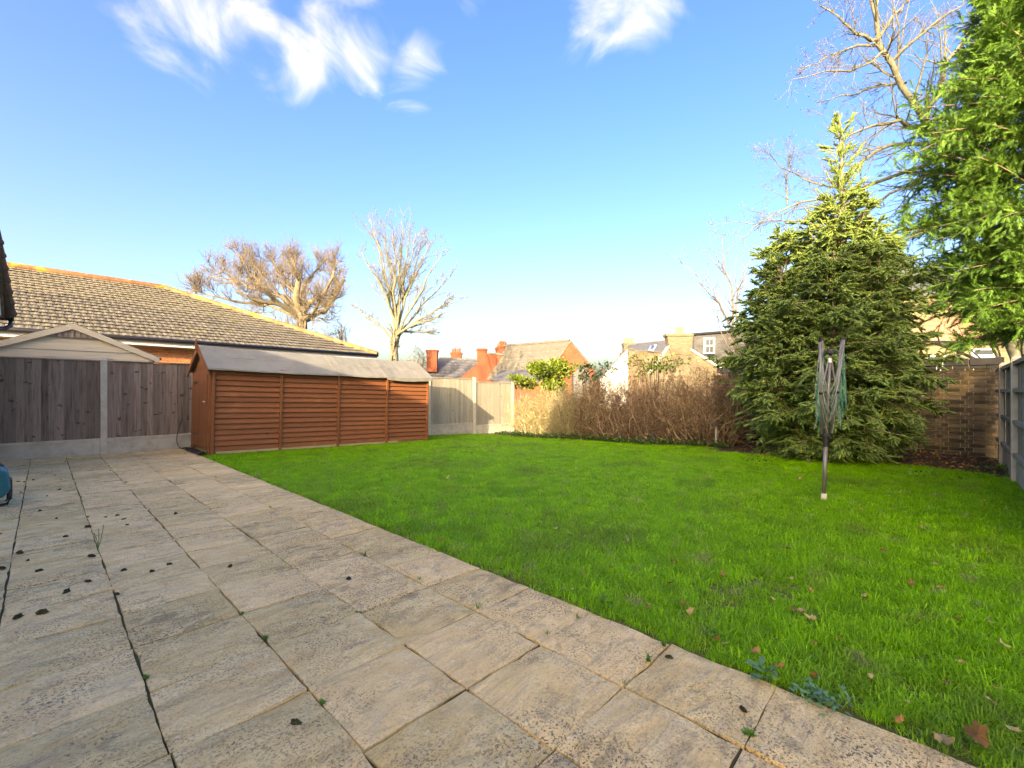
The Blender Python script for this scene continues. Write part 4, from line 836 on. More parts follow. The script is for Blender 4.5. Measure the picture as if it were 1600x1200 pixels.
# ---- spruce
def finger_template():
    v = []; f = []
    for x, r in ((0, .035), (.45, .075), (.85, .055)):
        for k in range(3): a = k*2.094; v.append((x, r*math.cos(a), r*math.sin(a)))
    v.append((1.02, 0, 0))
    for s in range(2):
        for k in range(3): a, b = s*3+k, s*3+(k+1) % 3; f += [(a, b, b+3), (a, b+3, a+3)]
    for k in range(3): f.append((6+k, 6+(k+1) % 3, 9))
    r = np.random.default_rng(5)
    for i in range(9):   # needles standing off the shoot
        x = .08+.9*i/9; a = r.uniform(0, 6.28); p = np.array([x, .04*math.cos(a), .04*math.sin(a)]); q = p+np.array([.11, .13*math.cos(a), .13*math.sin(a)]); sdw = np.array([.02, -.02*math.sin(a), .02*math.cos(a)])
        n = len(v); v += [tuple(p-sdw), tuple(p+sdw), tuple(q)]; f.append((n, n+1, n+2))
    return np.array(v), np.array(f)
FV, FF = finger_template()
sp0 = np.array([*at(1305, 8.25), 0.]); sproot = thing('spruce_tree', 'bushy dark green spruce with bare yellowish leader beside the rotary dryer', 'tree', tuple(sp0))
def latdep(a, b): return np.array([RT[0]*a+FW[0]*b, RT[1]*a+FW[1]*b, 0])
stems = [(latdep(.08, 0), 6.15, 4.75, 1.2, .12), (latdep(-.95, .05), 3.5, 3.5, .95, .12), (latdep(.5, .1), 4.2, 4.2, .78, .4), (latdep(.3, -.55), 3.8, 3.8, .85, .12), (latdep(-.45, -.6), 3.6, 3.6, 1.0, .12), (latdep(-.4, .8), 4.25, 4.25, 1.0, .4), (latdep(1.15, .8), 3.95, 3.95, .95, 2.0), (latdep(-1.15, -.2), 2.6, 2.6, .75, .12)]
tb = []; brS, brD, brL, brZ = [], [], [], []
for off, H, Hd, Lm, zs in stems:
    b0 = sp0+off*.35; t0 = sp0+off; K = 8
    pl = np.stack([b0+(t0-b0)*min(1, k/3)+np.array([0, 0, H*k/(K-1)]) for k in range(K)]); pl[1:-1] += rng.normal(0, .02, (K-2, 3)); tb.append(tubes(pl[None], np.linspace(.07, .012, K)[None], 7))
    z = zs
    while z < Hd-.05:
        c = np.array([np.interp(z, pl[:, 2], pl[:, i]) for i in range(3)]); c[2] = z
        L_ = min(Lm*(.82+.25*min(z, .8)), .22+(Hd-z)*.62)*rng.uniform(.82, 1.12)
        nb_ = 7; a0 = rng.uniform(0, 6.28)
        for k in range(nb_):
            a = a0+k*6.283/nb_+rng.normal(0, .2); brS.append(c+[0, 0, rng.normal(0, .05)]); el = rng.normal(.10 if z < Hd*.6 else .45, .30); brD.append((math.cos(a)*math.cos(el), math.sin(a)*math.cos(el), math.sin(el))); brL.append(L_*rng.uniform(.7, 1.15)); brZ.append(z)
        z += .21
brS, brD, brL = np.array(brS), np.array(brD), np.array(brL)
Pb, Rb = grow(brS, brD, brL, np.full(len(brS), .013), 7, .05, np.where(rng.uniform(size=len(brS)) < .5, -.05, -.02), .3)
tb.append(tubes(Pb, Rb, 4))
# side shoots along each branch, mostly in the branch's plane and drooping
Sp, Sr = [], []
n = len(Pb); per = np.maximum(6, (brL/.066).astype(int)); rep = np.repeat(np.arange(n), per); m = len(rep)
t = rng.uniform(.12, 1, m)*6; k = np.minimum(t.astype(int), 5); fr = (t-k)[:, None]; pos = Pb[rep, k]*(1-fr)+Pb[rep, k+1]*fr; tan = norm(Pb[rep, k+1]-Pb[rep, k])
side = norm(np.cross(tan, np.array([0, 0, 1.])))*np.where(rng.uniform(size=m) < .5, 1, -1)[:, None]
sd = norm(tan*rng.uniform(.5, 1.0, m)[:, None]+side*rng.uniform(.3, 1.1, m)[:, None]+np.array([0, 0, 1.])*rng.normal(-.22, .42, m)[:, None])
sl2 = rng.uniform(.16, .36, m)*(1.2-.6*t/6)
Ps, Rs = grow(pos, sd, sl2, np.full(m, .004), 4, .08, -.06, .5)
fp, fd, fl = [], [], []
for tt in (.0, .28, .52, .76):
    kk = min(int(tt*3), 2); fq = tt*3-kk; p = Ps[:, kk]*(1-fq)+Ps[:, kk+1]*fq; tg = norm(Ps[:, kk+1]-Ps[:, kk]); sv = norm(np.cross(tg, np.array([0, 0, 1.])))
    if tt == .76: fp.append(p); fd.append(tg+rng.normal(0, .12, p.shape)); fl.append(rng.uniform(.09, .14, m))
    elif tt == 0: fp.append(p); fd.append(tg); fl.append(sl2*.8)
    else:
        for s in (-1, 1):
            ok = rng.uniform(size=m) < .8; fp.append(p[ok]); fd.append((tg*.9+sv*s*.75+np.array([0, 0, -.12])+rng.normal(0, .15, p.shape))[ok]); fl.append(rng.uniform(.08, .135, m)[ok])
fp, fd, fl = np.concatenate(fp), np.concatenate(fd), np.concatenate(fl)
wd_ = np.full(len(fl), .25)*rng.uniform(.8, 1.2, len(fl))
V, F = batch(FV, FF, fp, fd, fl, rng.uniform(0, 6.28, len(fl)), wd_)
tn = np.clip(rng.normal(.22, .28, len(fl)), 0, .95)+np.clip((fp[:, 2]-3.2)/4, 0, .35)  # random tint, raised with height to colour in the sunlit top

npart('trunk', *join(tb), m_strunk, sproot, smooth=True)
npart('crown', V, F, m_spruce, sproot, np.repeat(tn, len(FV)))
# the leader's sparse upcurved shoots
c0 = sp0+latdep(.08, 0); S, Dd, Ln = [], [], []
for z in np.arange(4.0, 6.1, .13):
    for k in range(7 if z < 5.2 else 4):
        a = rng.uniform(0, 6.28); S.append(c0+[0, 0, z]); Dd.append((math.cos(a), math.sin(a), rng.uniform(-.25, .3))); Ln.append(rng.uniform(.2, .6)*(1.5-(z-4)/1.9))
Pl, Rl = grow(np.array(S), np.array(Dd), np.array(Ln), np.full(len(S), .007), 6, .07, .2, .4)
fp = Pl[:, 1:5].reshape(-1, 3); fd = (Pl[:, 2:]-Pl[:, 1:5]).reshape(-1, 3); fp = np.concatenate([fp, fp+rng.normal(0, .012, fp.shape)]); fd = np.concatenate([fd, fd+rng.normal(0, .05, fd.shape)*np.linalg.norm(fd, axis=1, keepdims=True)*6])
zz = np.arange(5.5, 6.2, .05); fp = np.concatenate([fp, np.stack([c0+[0, 0, z] for z in zz])]); fd = np.concatenate([fd, np.tile([0, 0, 1.], (len(zz), 1))+rng.normal(0, .4, (len(zz), 3))])
fl = rng.uniform(.10, .17, len(fp)); V, F = batch(FV, FF, fp, fd, fl, rng.uniform(0, 6.28, len(fp)), np.full(len(fp), .16))
npart('leader_shoots', V, F, m_spruce, sproot, np.repeat(np.clip(rng.normal(.85, .15, len(fp)), .4, 1), len(FV))); npart('leader_twigs', *tubes(Pl, Rl, 4), m_strunk, sproot)
# ---- big cypress on the right
def frond():
    v = []; f = []
    def leaf(p, dr, L_, wv):
        p = np.array(p, float); dr = np.array(dr, float)/np.linalg.norm(dr); s = np.array([-dr[1], dr[0], 0]); n = len(v)
        v.extend([tuple(p-s*wv), tuple(p+s*wv), tuple(p+dr*L_)]); f.append((n, n+1, n+2))
    for i in range(3): leaf((.3*i, 0, -.10*(.3*i)**2*2), (1, 0, -.2*i*.3*2), .42, .04)
    for i in range(5):
        x = .06+.17*i; L_ = .40*(1-.10*i); zc = -.2*x*x
        for s in (-1, 1): leaf((x, 0, zc), (.86, s*.5, .22*((i % 2)*2-1)-.25*x), L_, .042)
    return np.array(v), np.array(f)
CV, CF = frond()
cyr = np.array([*at(1655, 9.8), 0.]); croot = thing('cypress_tree', 'huge feathery green cypress overhanging the wall at the right edge', 'tree', tuple(cyr))
pl = np.stack([cyr+np.array([0, 0, 13*k/8]) for k in range(9)]); pl[1:-1, :2] += rng.normal(0, .05, (7, 2)); tb = [tubes(pl[None], np.linspace(.26, .05, 9)[None], 9)]
S, Dd, Ln = [], [], []
for z in np.arange(2.5, 12.6, .165):
    for k in range(10):
        a = rng.uniform(0, 6.28); ln = np.interp(z, [2.7, 3.3, 4.2, 5.5, 6.5, 7.9, 9.7, 12.6], [1.5, 2.2, 2.65, 3.05, 2.95, 2.3, 1.45, .3])*rng.uniform(.68, 1.1)*(.82 if int(z/1.15) % 2 else 1.05); el = rng.normal(.22, .15); S.append(cyr+[0, 0, z]); Dd.append((math.cos(a)*math.cos(el), math.sin(a)*math.cos(el), math.sin(el))); Ln.append(ln)
S, Dd, Ln = np.array(S), np.array(Dd), np.array(Ln)
front = (Dd @ np.array([-FW[0]*.55-RT[0]*.85, -FW[1]*.55-RT[1]*.85, 0])) > -.5; S, Dd, Ln = S[front], Dd[front], Ln[front]
Pc, Rc = grow(S, Dd, Ln, np.full(len(S), .028), 8, .05, -.045, .2); tb.append(tubes(Pc, Rc, 4))
P2, R2 = kids(Pc, Rc, 29, .2, 1, .4, 1.1, .22, .5, 5, .12, .03, rmin=.004, lmin=.22)
m = len(P2); fp, fd = [], []
for tt in np.linspace(.1, .98, 8):
    kk = min(int(tt*4), 3); fq = tt*4-kk; p = P2[:, kk]*(1-fq)+P2[:, kk+1]*fq; tg = norm(P2[:, kk+1]-P2[:, kk]); fp.append(p); fd.append(tg+rng.normal(0, .42, p.shape)+[0, 0, .05])
fp, fd = np.concatenate(fp), np.concatenate(fd); fl = rng.uniform(.11, .26, len(fp)); V, F = batch(CV, CF, fp, fd, fl, rng.normal(0, .7, len(fp)))

npart('trunk', *join(tb), m_strunk, croot, smooth=True)
npart('crown', V, F, m_cyp, croot, np.repeat(np.clip(rng.normal(.3, .25, len(fp)), 0, 1), len(CV)))
# ---- hedges of dry twigs
LV = np.array([(0, 0, 0), (.45, .32, .05), (1, 0, 0), (.45, -.32, .05)]); LF = np.array([(0, 1, 2), (0, 2, 3)])
def hedge(label, y0, y1, x0, x1, topf, n0, tw, leafden, loc):
    root = thing('hedge', label, 'hedge', (*loc, float(gz(*loc))), 'dry twiggy hedges at the end of the lawn')
    yy = rng.uniform(y0, y1, n0); xx = rng.uniform(x0+.25, x1-.2, n0); S = np.stack([xx, yy, gz(xx, yy)-.03], 1)
    cx, cy = (x0+x1)/2, (y0+y1)/2; D0 = np.stack([(xx-cx)*.55+rng.normal(0, .28, n0)-.12, rng.normal(0, .28, n0)+.25*np.clip((yy-cy)/(y1-y0), -.5, .5), np.ones(n0)], 1)
    H = topf(yy)-gz(xx, yy); Pn, R = grow(S, D0, H*rng.uniform(.75, 1.05, n0), rng.uniform(.007, .014, n0), 8, .17, .05, .3)
    def clip(Q): Q[..., 0] = np.maximum(Q[..., 0], x0+.10*np.sin(Q[..., 1]*2.3)+.06*np.sin(Q[..., 1]*6.1)+.30*np.clip(Q[..., 2]-.9, 0, 2)**1.5+rng.normal(0, .09, Q.shape[:-1])); zt = topf(Q[..., 1]); Q[..., 2] = np.minimum(Q[..., 2], zt+rng.normal(0, .13, Q.shape[:-1])); return Q
    a = clip(Pn); b_, rb = kids(a, R, 7, .06, 1, .4, 1.4, .42, .55, 7, .26, .03, rmin=.0045, tip=.5); b_ = clip(b_); c_, rc = kids(b_, rb, 3, .1, 1, .4, 1.3, .55, .7, 5, .26, .03, rmin=.0032, tip=.6); c_ = clip(c_)
    tt = lambda Q, n: np.repeat(np.clip(rng.normal(.35, .5, len(Q)), 0, 1), Q.shape[1]*n)
    npart('stems', *tubes(a, R, 4), tw, root, tt(a, 4)); npart('twigs', *join([tubes(b_, rb, 3), tubes(c_, rc, 3)]), tw, root, np.concatenate([tt(b_, 3), tt(c_, 3)]))
    tips = np.concatenate([c_[:, -1], c_[:, 2]]); hi = (tips[:, 2]-gz(tips[:, 0], tips[:, 1]))/1.8; keep = rng.uniform(size=len(tips)) < leafden*np.clip(hi*1.5-.25, .04, 1)**1.6; tips = tips[keep]
    nl = len(tips); npart('dry_leaves', *batch(LV, LF, tips, rng.normal(size=(nl, 3)), rng.uniform(.02, .045, nl), rng.uniform(0, 6.3, nl)), m_hedgeleaf, root)
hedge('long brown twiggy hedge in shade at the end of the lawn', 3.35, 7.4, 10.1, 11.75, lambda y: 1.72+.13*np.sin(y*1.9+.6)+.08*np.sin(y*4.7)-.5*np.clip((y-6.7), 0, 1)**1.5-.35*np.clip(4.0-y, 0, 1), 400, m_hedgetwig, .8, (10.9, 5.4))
hedge('smaller sunlit yellowish twiggy hedge beside the pale fence panels', 7.3, 9.9, 10.25, 11.9, lambda y: 1.40+.10*np.sin(y*2.6)+.06*np.sin(y*6)-.5*np.clip((y-9.1), 0, 1), 300, m_hedgetwig_lit, .6, (11, 8.6))
# leafy plants
def leafmass(name, label, cat, cen, rad, n, size, mat, stemmat=None, nclump=14, mean=.3):
    root = thing(name, label, cat, (cen[0], cen[1], float(gz(cen[0], cen[1])))); cen = np.array(cen, float); rad = np.array(rad, float)
    cl = norm(rng.normal(size=(nclump, 3)))*rng.uniform(.35, .85, (nclump, 1)); p = cl[rng.integers(nclump, size=n)]+norm(rng.normal(size=(n, 3)))*rng.uniform(.08, .42, (n, 1)); pos = cen+p*rad
    pos[:, 2] = np.maximum(pos[:, 2], gz(pos[:, 0], pos[:, 1])+.01)
    D = norm(p)+rng.normal(0, .6, (n, 3)); V, F = batch(LV, LF, pos, D, rng.uniform(.6, 1.4, n)*size, rng.normal(0, .8, n))
    b0 = np.array([cen[0], cen[1], float(gz(cen[0], cen[1]))]); st = cen+cl*rad; S = np.tile(b0, (nclump, 1)); Q = np.stack([S+(st-S)*t+rng.normal(0, .03, S.shape)*(0 if t in (0, 1) else 1) for t in np.linspace(0, 1, 5)], 1)
    npart('stems', *tubes(Q, np.tile(np.linspace(.02, .006, 5), (nclump, 1)), 4), stemmat or m_twig, root)
    npart('foliage', V, F, mat, root, np.repeat(np.clip(rng.normal(mean, .3, n), 0, 1), 4)); return root
leafmass('evergreen_shrub', 'rounded yellow-green evergreen shrub above the pale fence', 'shrub', P(862, 585, 17.6), (1.0, 1.0, .72), 5200, .11, m_shrub)
leafmass('climber', 'straggling leafy climber along the top of the pale fence', 'climber', P(812, 596, 17.4), (1.0, .5, .28), 1400, .09, m_shrub)
leafmass('bramble', 'dark loose bramble rising behind the hedge near white gable', 'bramble', P(925, 580, 14.6), (.75, .75, .42), 420, .10, m_ivy, nclump=18)
leafmass('bramble', 'pale loose bramble topping the hedge below the yellow chimney', 'bramble', P(1025, 568, 14.0), (1.3, .8, .42), 620, .09, m_shrub, nclump=22)
leafmass('leafy_shrub', 'bluish leafy shrub between the hedge and the spruce', 'shrub', P(1140, 652, 10.2), (.32, .4, .5), 700, .075, m_ivy, nclump=16)
# ground ivy along the hedge foot
n = 3400; y = rng.uniform(3.4, 10.6, n); x = 10.05+.12*np.sin(y*2)+np.abs(rng.normal(0, .25, n)); z = gz(x, y)+rng.uniform(.0, .12, n)
V, F = batch(LV, LF, np.stack([x, y, z], 1), np.stack([rng.normal(-.6, .6, n), rng.normal(0, .7, n), rng.normal(.25, .3, n)], 1), rng.uniform(.04, .085, n), rng.normal(0, .5, n))
tag(place('ground_ivy', npmesh('ground_ivy', V, F, np.clip(rng.normal(.35, .3, n*4), 0, 1)), m_ivy), 'low ivy creeping along the foot of the hedges', 'ivy', kind='stuff')
# leaf litter and weeds on the soil bed
n = 1500; x = rng.uniform(9.6, 12.05, n); y = rng.uniform(-.6, 3.2, n); z = bedz(x, y)+rng.uniform(.012, .03, n)
V, F = batch(LV, LF, np.stack([x, y, z], 1), np.stack([rng.normal(size=n), rng.normal(size=n), rng.normal(0, .25, n)], 1), rng.uniform(.03, .075, n), rng.normal(0, .4, n))
tag(place('leaf_litter', npmesh('leaf_litter', V, F), m_leaf), 'brown dead leaves scattered over the bare soil bed', 'leaf litter', kind='stuff')

# ------------------------------------------------------------------ rotary clothes dryer
bx_, by_, bz_ = gnd(1287, 781); dr = thing('rotary_dryer', 'folded rotary clothes dryer with green lines standing on the lawn', 'clothes dryer', (bx_, by_, bz_))
dd = bx_*FW[0]+by_*FW[1]; Q = lambda px, py, o=0: P(px, py, dd+o)
MB().tube([Q(1287, 786), Q(1287.5, 771)], .028, 12).build('ground_socket', m_conc, dr, smooth=True)
MB().tube([Q(1287.3, 774), Q(1290, 697)], .0205, 12).build('lower_pole', m_pole, dr, smooth=True)
MB().tube([Q(1290, 698), Q(1290.3, 690), Q(1290.4, 690), Q(1291, 681)], [.027, .027, .031, .031], 12).build('collar', m_black, dr)
MB().tube([Q(1290.8, 683), Q(1297.5, 550)], .016, 12).build('upper_pole', m_pole, dr, smooth=True)
MB().tube([Q(1291.2, 682), Q(1291.6, 676)], .062, 14).build('lower_hub', m_black, dr); MB().tube([Q(1297, 553), Q(1297.2, 549), Q(1297.2, 549), Q(1297.4, 546)], [.062, .062, .04, .035], 14).build('upper_hub', m_black, dr)
arms = [((1284, 678, -.03), (1281, 533, -.09)), ((1287, 678, .05), (1285, 531, .07)), ((1299, 678, -.03), (1319, 529, -.10)), ((1298, 678, .05), (1315, 533, .12))]
for a, b in arms:
    A, B = Q(*a), Q(*b); am = MB().tube([A, B], .0125, 8).build('arm', m_pole, dr, smooth=True)
    MB().tube([B-(B-A)*.01, B+(B-A)*.012], .016, 8).build('end_cap', m_black, dr, am)
    m_ = A+(B-A)*.44; MB().tube([m_-(B-A)*.012, m_+(B-A)*.012], .022, 8).build('arm_clip', m_black, dr, am)
    t_ = Q(1297.2, 551); MB().tube([m_, t_+(m_-t_)*.06], .0075, 6).build('strut', m_pole, dr, am)
MB().box(tuple(Q(1297, 563, -.022)), (.03, .004, .045), -TH).build('label_sticker', m_white, dr)
def sag(a, b, s, n=12): return [a+(b-a)*t-np.array([0, 0, s*4*t*(1-t)]) for t in np.linspace(0, 1, n)]
pairs = [(0, 1), (1, 3), (3, 2), (2, 0)]
for k in range(11):
    t = .97-.062*k
    for q, (i, j) in enumerate(pairs):
        A = Q(*arms[i][0])*(1-t)+Q(*arms[i][1])*t; B = Q(*arms[j][0])*(1-t)+Q(*arms[j][1])*t
        s = [.62, .50, .64, .46][q]*(1-.045*k)*rng.uniform(.85, 1.1)
        if q == 3: s = .20+.018*k if k > 3 else .55
        pts = sag(A, B, s); w_ = rng.normal(0, .02, 2); pts = [p+np.array([RT[0], RT[1], 0])*((-.05 if q == 0 else .05 if q == 2 else 0)+w_[0])*math.sin(math.pi*u_)+np.array([FW[0], FW[1], 0])*w_[1]*math.sin(math.pi*u_) for p, u_ in zip(pts, np.linspace(0, 1, len(pts)))]
        pts = [np.array([p[0], p[1], max(p[2], .62)]) for p in pts]
        MB().tube(pts, .0022, 4, False).build('washing_line', m_line2 if (k+q) % 3 == 0 or q == 3 else m_line, dr)
# short standpipe post by the hedge
x, y, z = gnd(1119, 699); sp_ = thing('standpipe', 'short pale metal standpipe beside the hedge end', 'standpipe', (x, y, z)); dd = x*FW[0]+y*FW[1]
MB().tube([(x, y, z-.05), (x, y, z+.47)], .028, 9).build('pipe', m_greyp, sp_, smooth=True)
MB().tube([P(1104, 661, dd), P(1122, 663, dd), P(1132, 664.5, dd)], .016, 7).tube([P(1119, 668, dd), P(1119, 660, dd)], .03, 8).build('crossbar', m_pole, sp_)
# teal garden machine at the left edge
x, y, z = gnd(4, 788); tm = thing('garden_machine', 'teal plastic garden machine cut off by the left edge', 'garden machine', (x, y, 0)); dd = x*FW[0]+y*FW[1]; Q = lambda px, py, o=0: P(px, py, dd+o)
prof = [(-58, 778), (-60, 745), (-52, 733), (-30, 729), (8, 733), (13, 738), (16, 752), (17, 764), (14, 770), (6, 777), (-12, 784), (-45, 786)]
MB().prism([Q(a, b, -.16) for a, b in prof], ray(0, 613.6)*.34).build('body', m_teal, tm, bevel=.03)
MB().tube([Q(-45, 731, .0), Q(-40, 716, .0), Q(-6, 722, 0), Q(3, 728, 0), Q(4, 735, 0)], .016, 8).build('handle', m_black, tm, smooth=True)
MB().prism([Q(15, 748, -.1), Q(19.5, 750, -.1), Q(19.5, 772, -.1), Q(16, 776, -.1)], ray(10, 613.6)*.22).build('side_grille', m_verge, tm, bevel=.01)
MB().tube([Q(17, 764, -.12), Q(16, 779, -.12), Q(11, 787, -.12), Q(0, 789.5, -.12), Q(-55, 790, -.12)], .014, 8).tube([Q(14, 762, .14), Q(13, 777, .14), Q(9, 784, .14), Q(0, 786, .14), Q(-55, 786, .14)], .014, 8).build('tube_frame', m_black, tm, smooth=True)

# ------------------------------------------------------------------ small things on patio and lawn
moss = []
for s in range(4):
    r = np.random.default_rng(40+s); V = []; F = []; n = 10
    V.append((0, 0, .75))
    for j, (rr, zz) in enumerate(((.55, .6), (.95, .2), (1.0, -.05))):
        for k in range(n): a = k*6.283/n; q = rr*r.uniform(.6, 1.3); V.append((q*math.cos(a), q*.62*math.sin(a), zz*r.uniform(.5, 1.5)))
    for k in range(n): F.append((0, 1+k, 1+(k+1) % n))
    for j in range(2):
        for k in range(n): a, b = 1+j*n+k, 1+j*n+(k+1) % n; F.append((a, a+n, b+n, b))
    me = MB().add(V, F).mesh('moss_clump'); me.materials.append(m_moss); moss.append(me)
mp_ = [(a*.15, 680+b*.15) for a, b in ((680, 275), (575, 420), (345, 468), (637, 465), (187, 488), (253, 488), (620, 570), (217, 598), (490, 635), (845, 648), (415, 793), (590, 870), (1222, 838), (1290, 880), (1325, 937), (1100, 857), (685, 1058), (880, 245), (1150, 370), (915, 957), (8, 1030), (230, 238), (0, 255))]
mp_ += [(a*.3, 840+b*.3) for a, b in ((105, 80), (145, 121), (202, 175), (475, 100), (882, 142), (645, 174), (790, 180), (460, 230), (348, 284), (608, 297), (95, 417), (222, 392), (12, 163), (1198, 151))]
mp_ += [(274, 803), (289, 709), (545, 905), (1045, 1028), (1161, 1110), (462, 1131)]
for k, (px, py) in enumerate(mp_):
    x, y, z = gnd(px, py); s = .011*rng.uniform(.7, 1.5)*(1.2 if py > 860 and px < 300 else 1.0)
    o = place('moss_clump', moss[k % 4], None, None, (x, y, z+.002), rng.uniform(0, 6)); o.scale = (s*1.5*rng.uniform(.8, 1.3), s*1.5*rng.uniform(.7, 1.2), s*1.25); nm_ = 'on the front slabs near the lawn' if px > 400 else 'on the left foreground slabs' if py > 930 else 'on the middle slabs' if py > 840 else 'on the far slabs near the fence' if py < 735 else 'on the slabs beside the teal machine'; tag(o, 'small dark moss clump lying loose '+nm_, 'moss', 'dark moss clumps '+nm_)
# joint weeds
def tuftweed(seed, nb, h, wv, lean):
    r = np.random.default_rng(seed); V = []; F = []
    for b in range(nb):
        a = r.uniform(0, 6.28); d = np.array([math.cos(a), math.sin(a), 0]); s = np.array([-d[1], d[0], 0]); L_ = h*r.uniform(.5, 1.1); le = lean*r.uniform(.4, 1.3); p = np.array([r.normal(0, .008), r.normal(0, .008), -.01]); n = len(V)
        q1 = p+d*L_*le*.4+[0, 0, L_*.6]; q2 = p+d*L_*le+[0, 0, L_*(1-.3*le)]; V += [p-s*wv*.5, p+s*wv*.5, q1+s*wv, q1-s*wv, q2]; F += [(n, n+1, n+2, n+3), (n+3, n+2, n+4)]
    return MB().add(V, F).mesh('weed')
wmesh = [tuftweed(1, 16, .06, .004, .7), tuftweed(2, 9, .075, .0025, .5), tuftweed(3, 22, .04, .007, 1.0)]
for q in wmesh: q.materials.append(m_weed)
wl = [(197, 754, 0, 'by the long slab joint near the back'), (337, 746, 1, 'in the last joint before the lawn near the shed'), (137, 807, 2, 'in the left slab joint'), (378, 958, 2, 'darkest, in the middle slab joint'), (414, 997, 2, 'lower of the pair in the middle slab joint'), (423, 792, 1, 'in the joint close to the lawn halfway back'), (656, 905, 1, 'upright, in the outer slab joint'), (748, 950, 1, 'sparse, in the outer slab joint nearer the lawn'), (853, 990, 1, 'at a slab corner near the lawn'), (503, 1097, 2, 'mossy, in the nearest long joint'), (569, 868, 0, 'small, in the outer joint'), (560, 957, 2, 'mossy, between two middle slabs'), (1038, 1008, 0, 'tallest, at the lawn end of a cross joint'), (1014, 1033, 0, 'middle one along the short cross joint'), (974, 1066, 1, 'at the crossing of slab joints in front'), (902, 964, 1, 'where a cross joint meets the lawn'), (1171, 1146, 2, 'low, in the joint at the bottom edge'), (228, 1057, 2, 'tiny, in the left foreground joint')]
for px, py, kd, tx in wl:
    x, y, z = gnd(px, py); o = place('joint_weed', wmesh[kd], None, None, (x, y, -.004), rng.uniform(0, 6)); s = rng.uniform(.45, .8); o.scale = (s, s, s); tag(o, 'small green weed '+tx, 'weed', 'weeds in the patio joints')
x, y, z = gnd(152, 858); mb = MB()
for k in range(3): mb.tube([(x, y, -.01), (x+.01*k, y+.01, .06), (x+.03*k-.02, y+.02*k, .13+.02*k)], .002, 4)
for k in range(16):
    t = rng.uniform(.3, 1.05); c = np.array([x+rng.normal(0, .025), y+rng.normal(0, .02), .15*t]); a = rng.uniform(0, 6); e = np.array([math.cos(a), math.sin(a), .2])*.016; s = np.array([-e[1], e[0], 0])*.45; mb.add([c, c+e*.5+s, c+e, c+e*.5-s], [(0, 1, 2, 3)])
tag(mb.build('seedling', m_weed), 'spindly pale green seedling growing from a patio joint', 'weed')
# broadleaf weeds along lawn edge and bed
def rosette(name, label, px, py, n, L_, mat, rise=.35, spread=.06):
    x, y, z = gnd(px, py); S = np.stack([x+rng.normal(0, spread, n), y+rng.normal(0, spread, n), np.full(n, z+.004)+rng.uniform(0, .035, n)], 1); a = rng.uniform(0, 6.28, n)
    rv_ = np.array([(0, 0, 0), (.35, .2, .05), (.75, .26, .06), (1, 0, 0), (.75, -.26, .06), (.35, -.2, .05)]); rf2 = np.array([(0, 1, 5), (1, 2, 4), (1, 4, 5), (2, 3, 4)])
    V, F = batch(rv_, rf2, S, np.stack([np.cos(a), np.sin(a), rng.uniform(0, rise*2, n)], 1), rng.uniform(.6, 1.2, n)*L_, rng.normal(0, .3, n))
    return tag(place(name, npmesh(name, V, F), mat), label, 'weed')
rosette('broadleaf_weed', 'bluish-green small-leaved weed patch spilling over the patio edge', 1270, 1092, 60, .028, m_blueweed, .4, .035); rosette('broadleaf_weed', 'bluish weed leaves at the lower end of the patch by the patio edge', 1302, 1106, 34, .026, m_blueweed, .4, .025)
rosette('broadleaf_weed', 'pale clover-like weed in the lawn beside the patio edge', 1103, 992, 22, .028, m_weed, .9, .035); rosette('broadleaf_weed', 'round-leaved weed at the lawn edge in front of the slab joint', 940, 948, 14, .03, m_weed, .8, .03)
rosette('broadleaf_weed', 'long-leaved weed between lawn and slab corner in front', 1195, 1060, 16, .05, m_blueweed, .5, .03)
rosette('bed_weed', 'leafy green plant at the foot of the brick wall', 1512, 706, 30, .13, m_weed, .6, .14); rosette('bed_weed', 'green weed growing from the soil by the right fence post', 1578, 737, 40, .12, m_weed, .9, .16); rosette('bed_weed', 'small leafy weed in front of the wall near the spruce', 1475, 705, 16, .10, m_weed, .8, .08)
rosette('bed_weed', 'light green weed clump where lawn meets the soil bed', 1440, 745, 60, .06, m_weed, .6, .25)['kind'] = 'stuff'; rosette('bed_weed', 'low weeds along the lawn edge left of the spruce', 1180, 722, 60, .05, m_weed, .6, .25)['kind'] = 'stuff'
# fallen branches on the soil bed
for k, (a, b, r_, tx) in enumerate(((P(1402, 722, 8.6), P(1428, 702, 9.2), .022, 'thicker'), (P(1408, 715, 8.8), P(1465, 705, 9.4), .014, 'thin dark'))):
    a[2] = float(bedz(a[0], a[1]))+.03; b[2] = float(bedz(b[0], b[1]))+.06
    tag(MB().tube([a, (a+b)/2+[0, 0, .03], b], [r_, r_*.9, r_*.6], 6).build('fallen_branch', m_bark, smooth=True), tx+' fallen branch on the soil in front of the brick wall', 'branch')
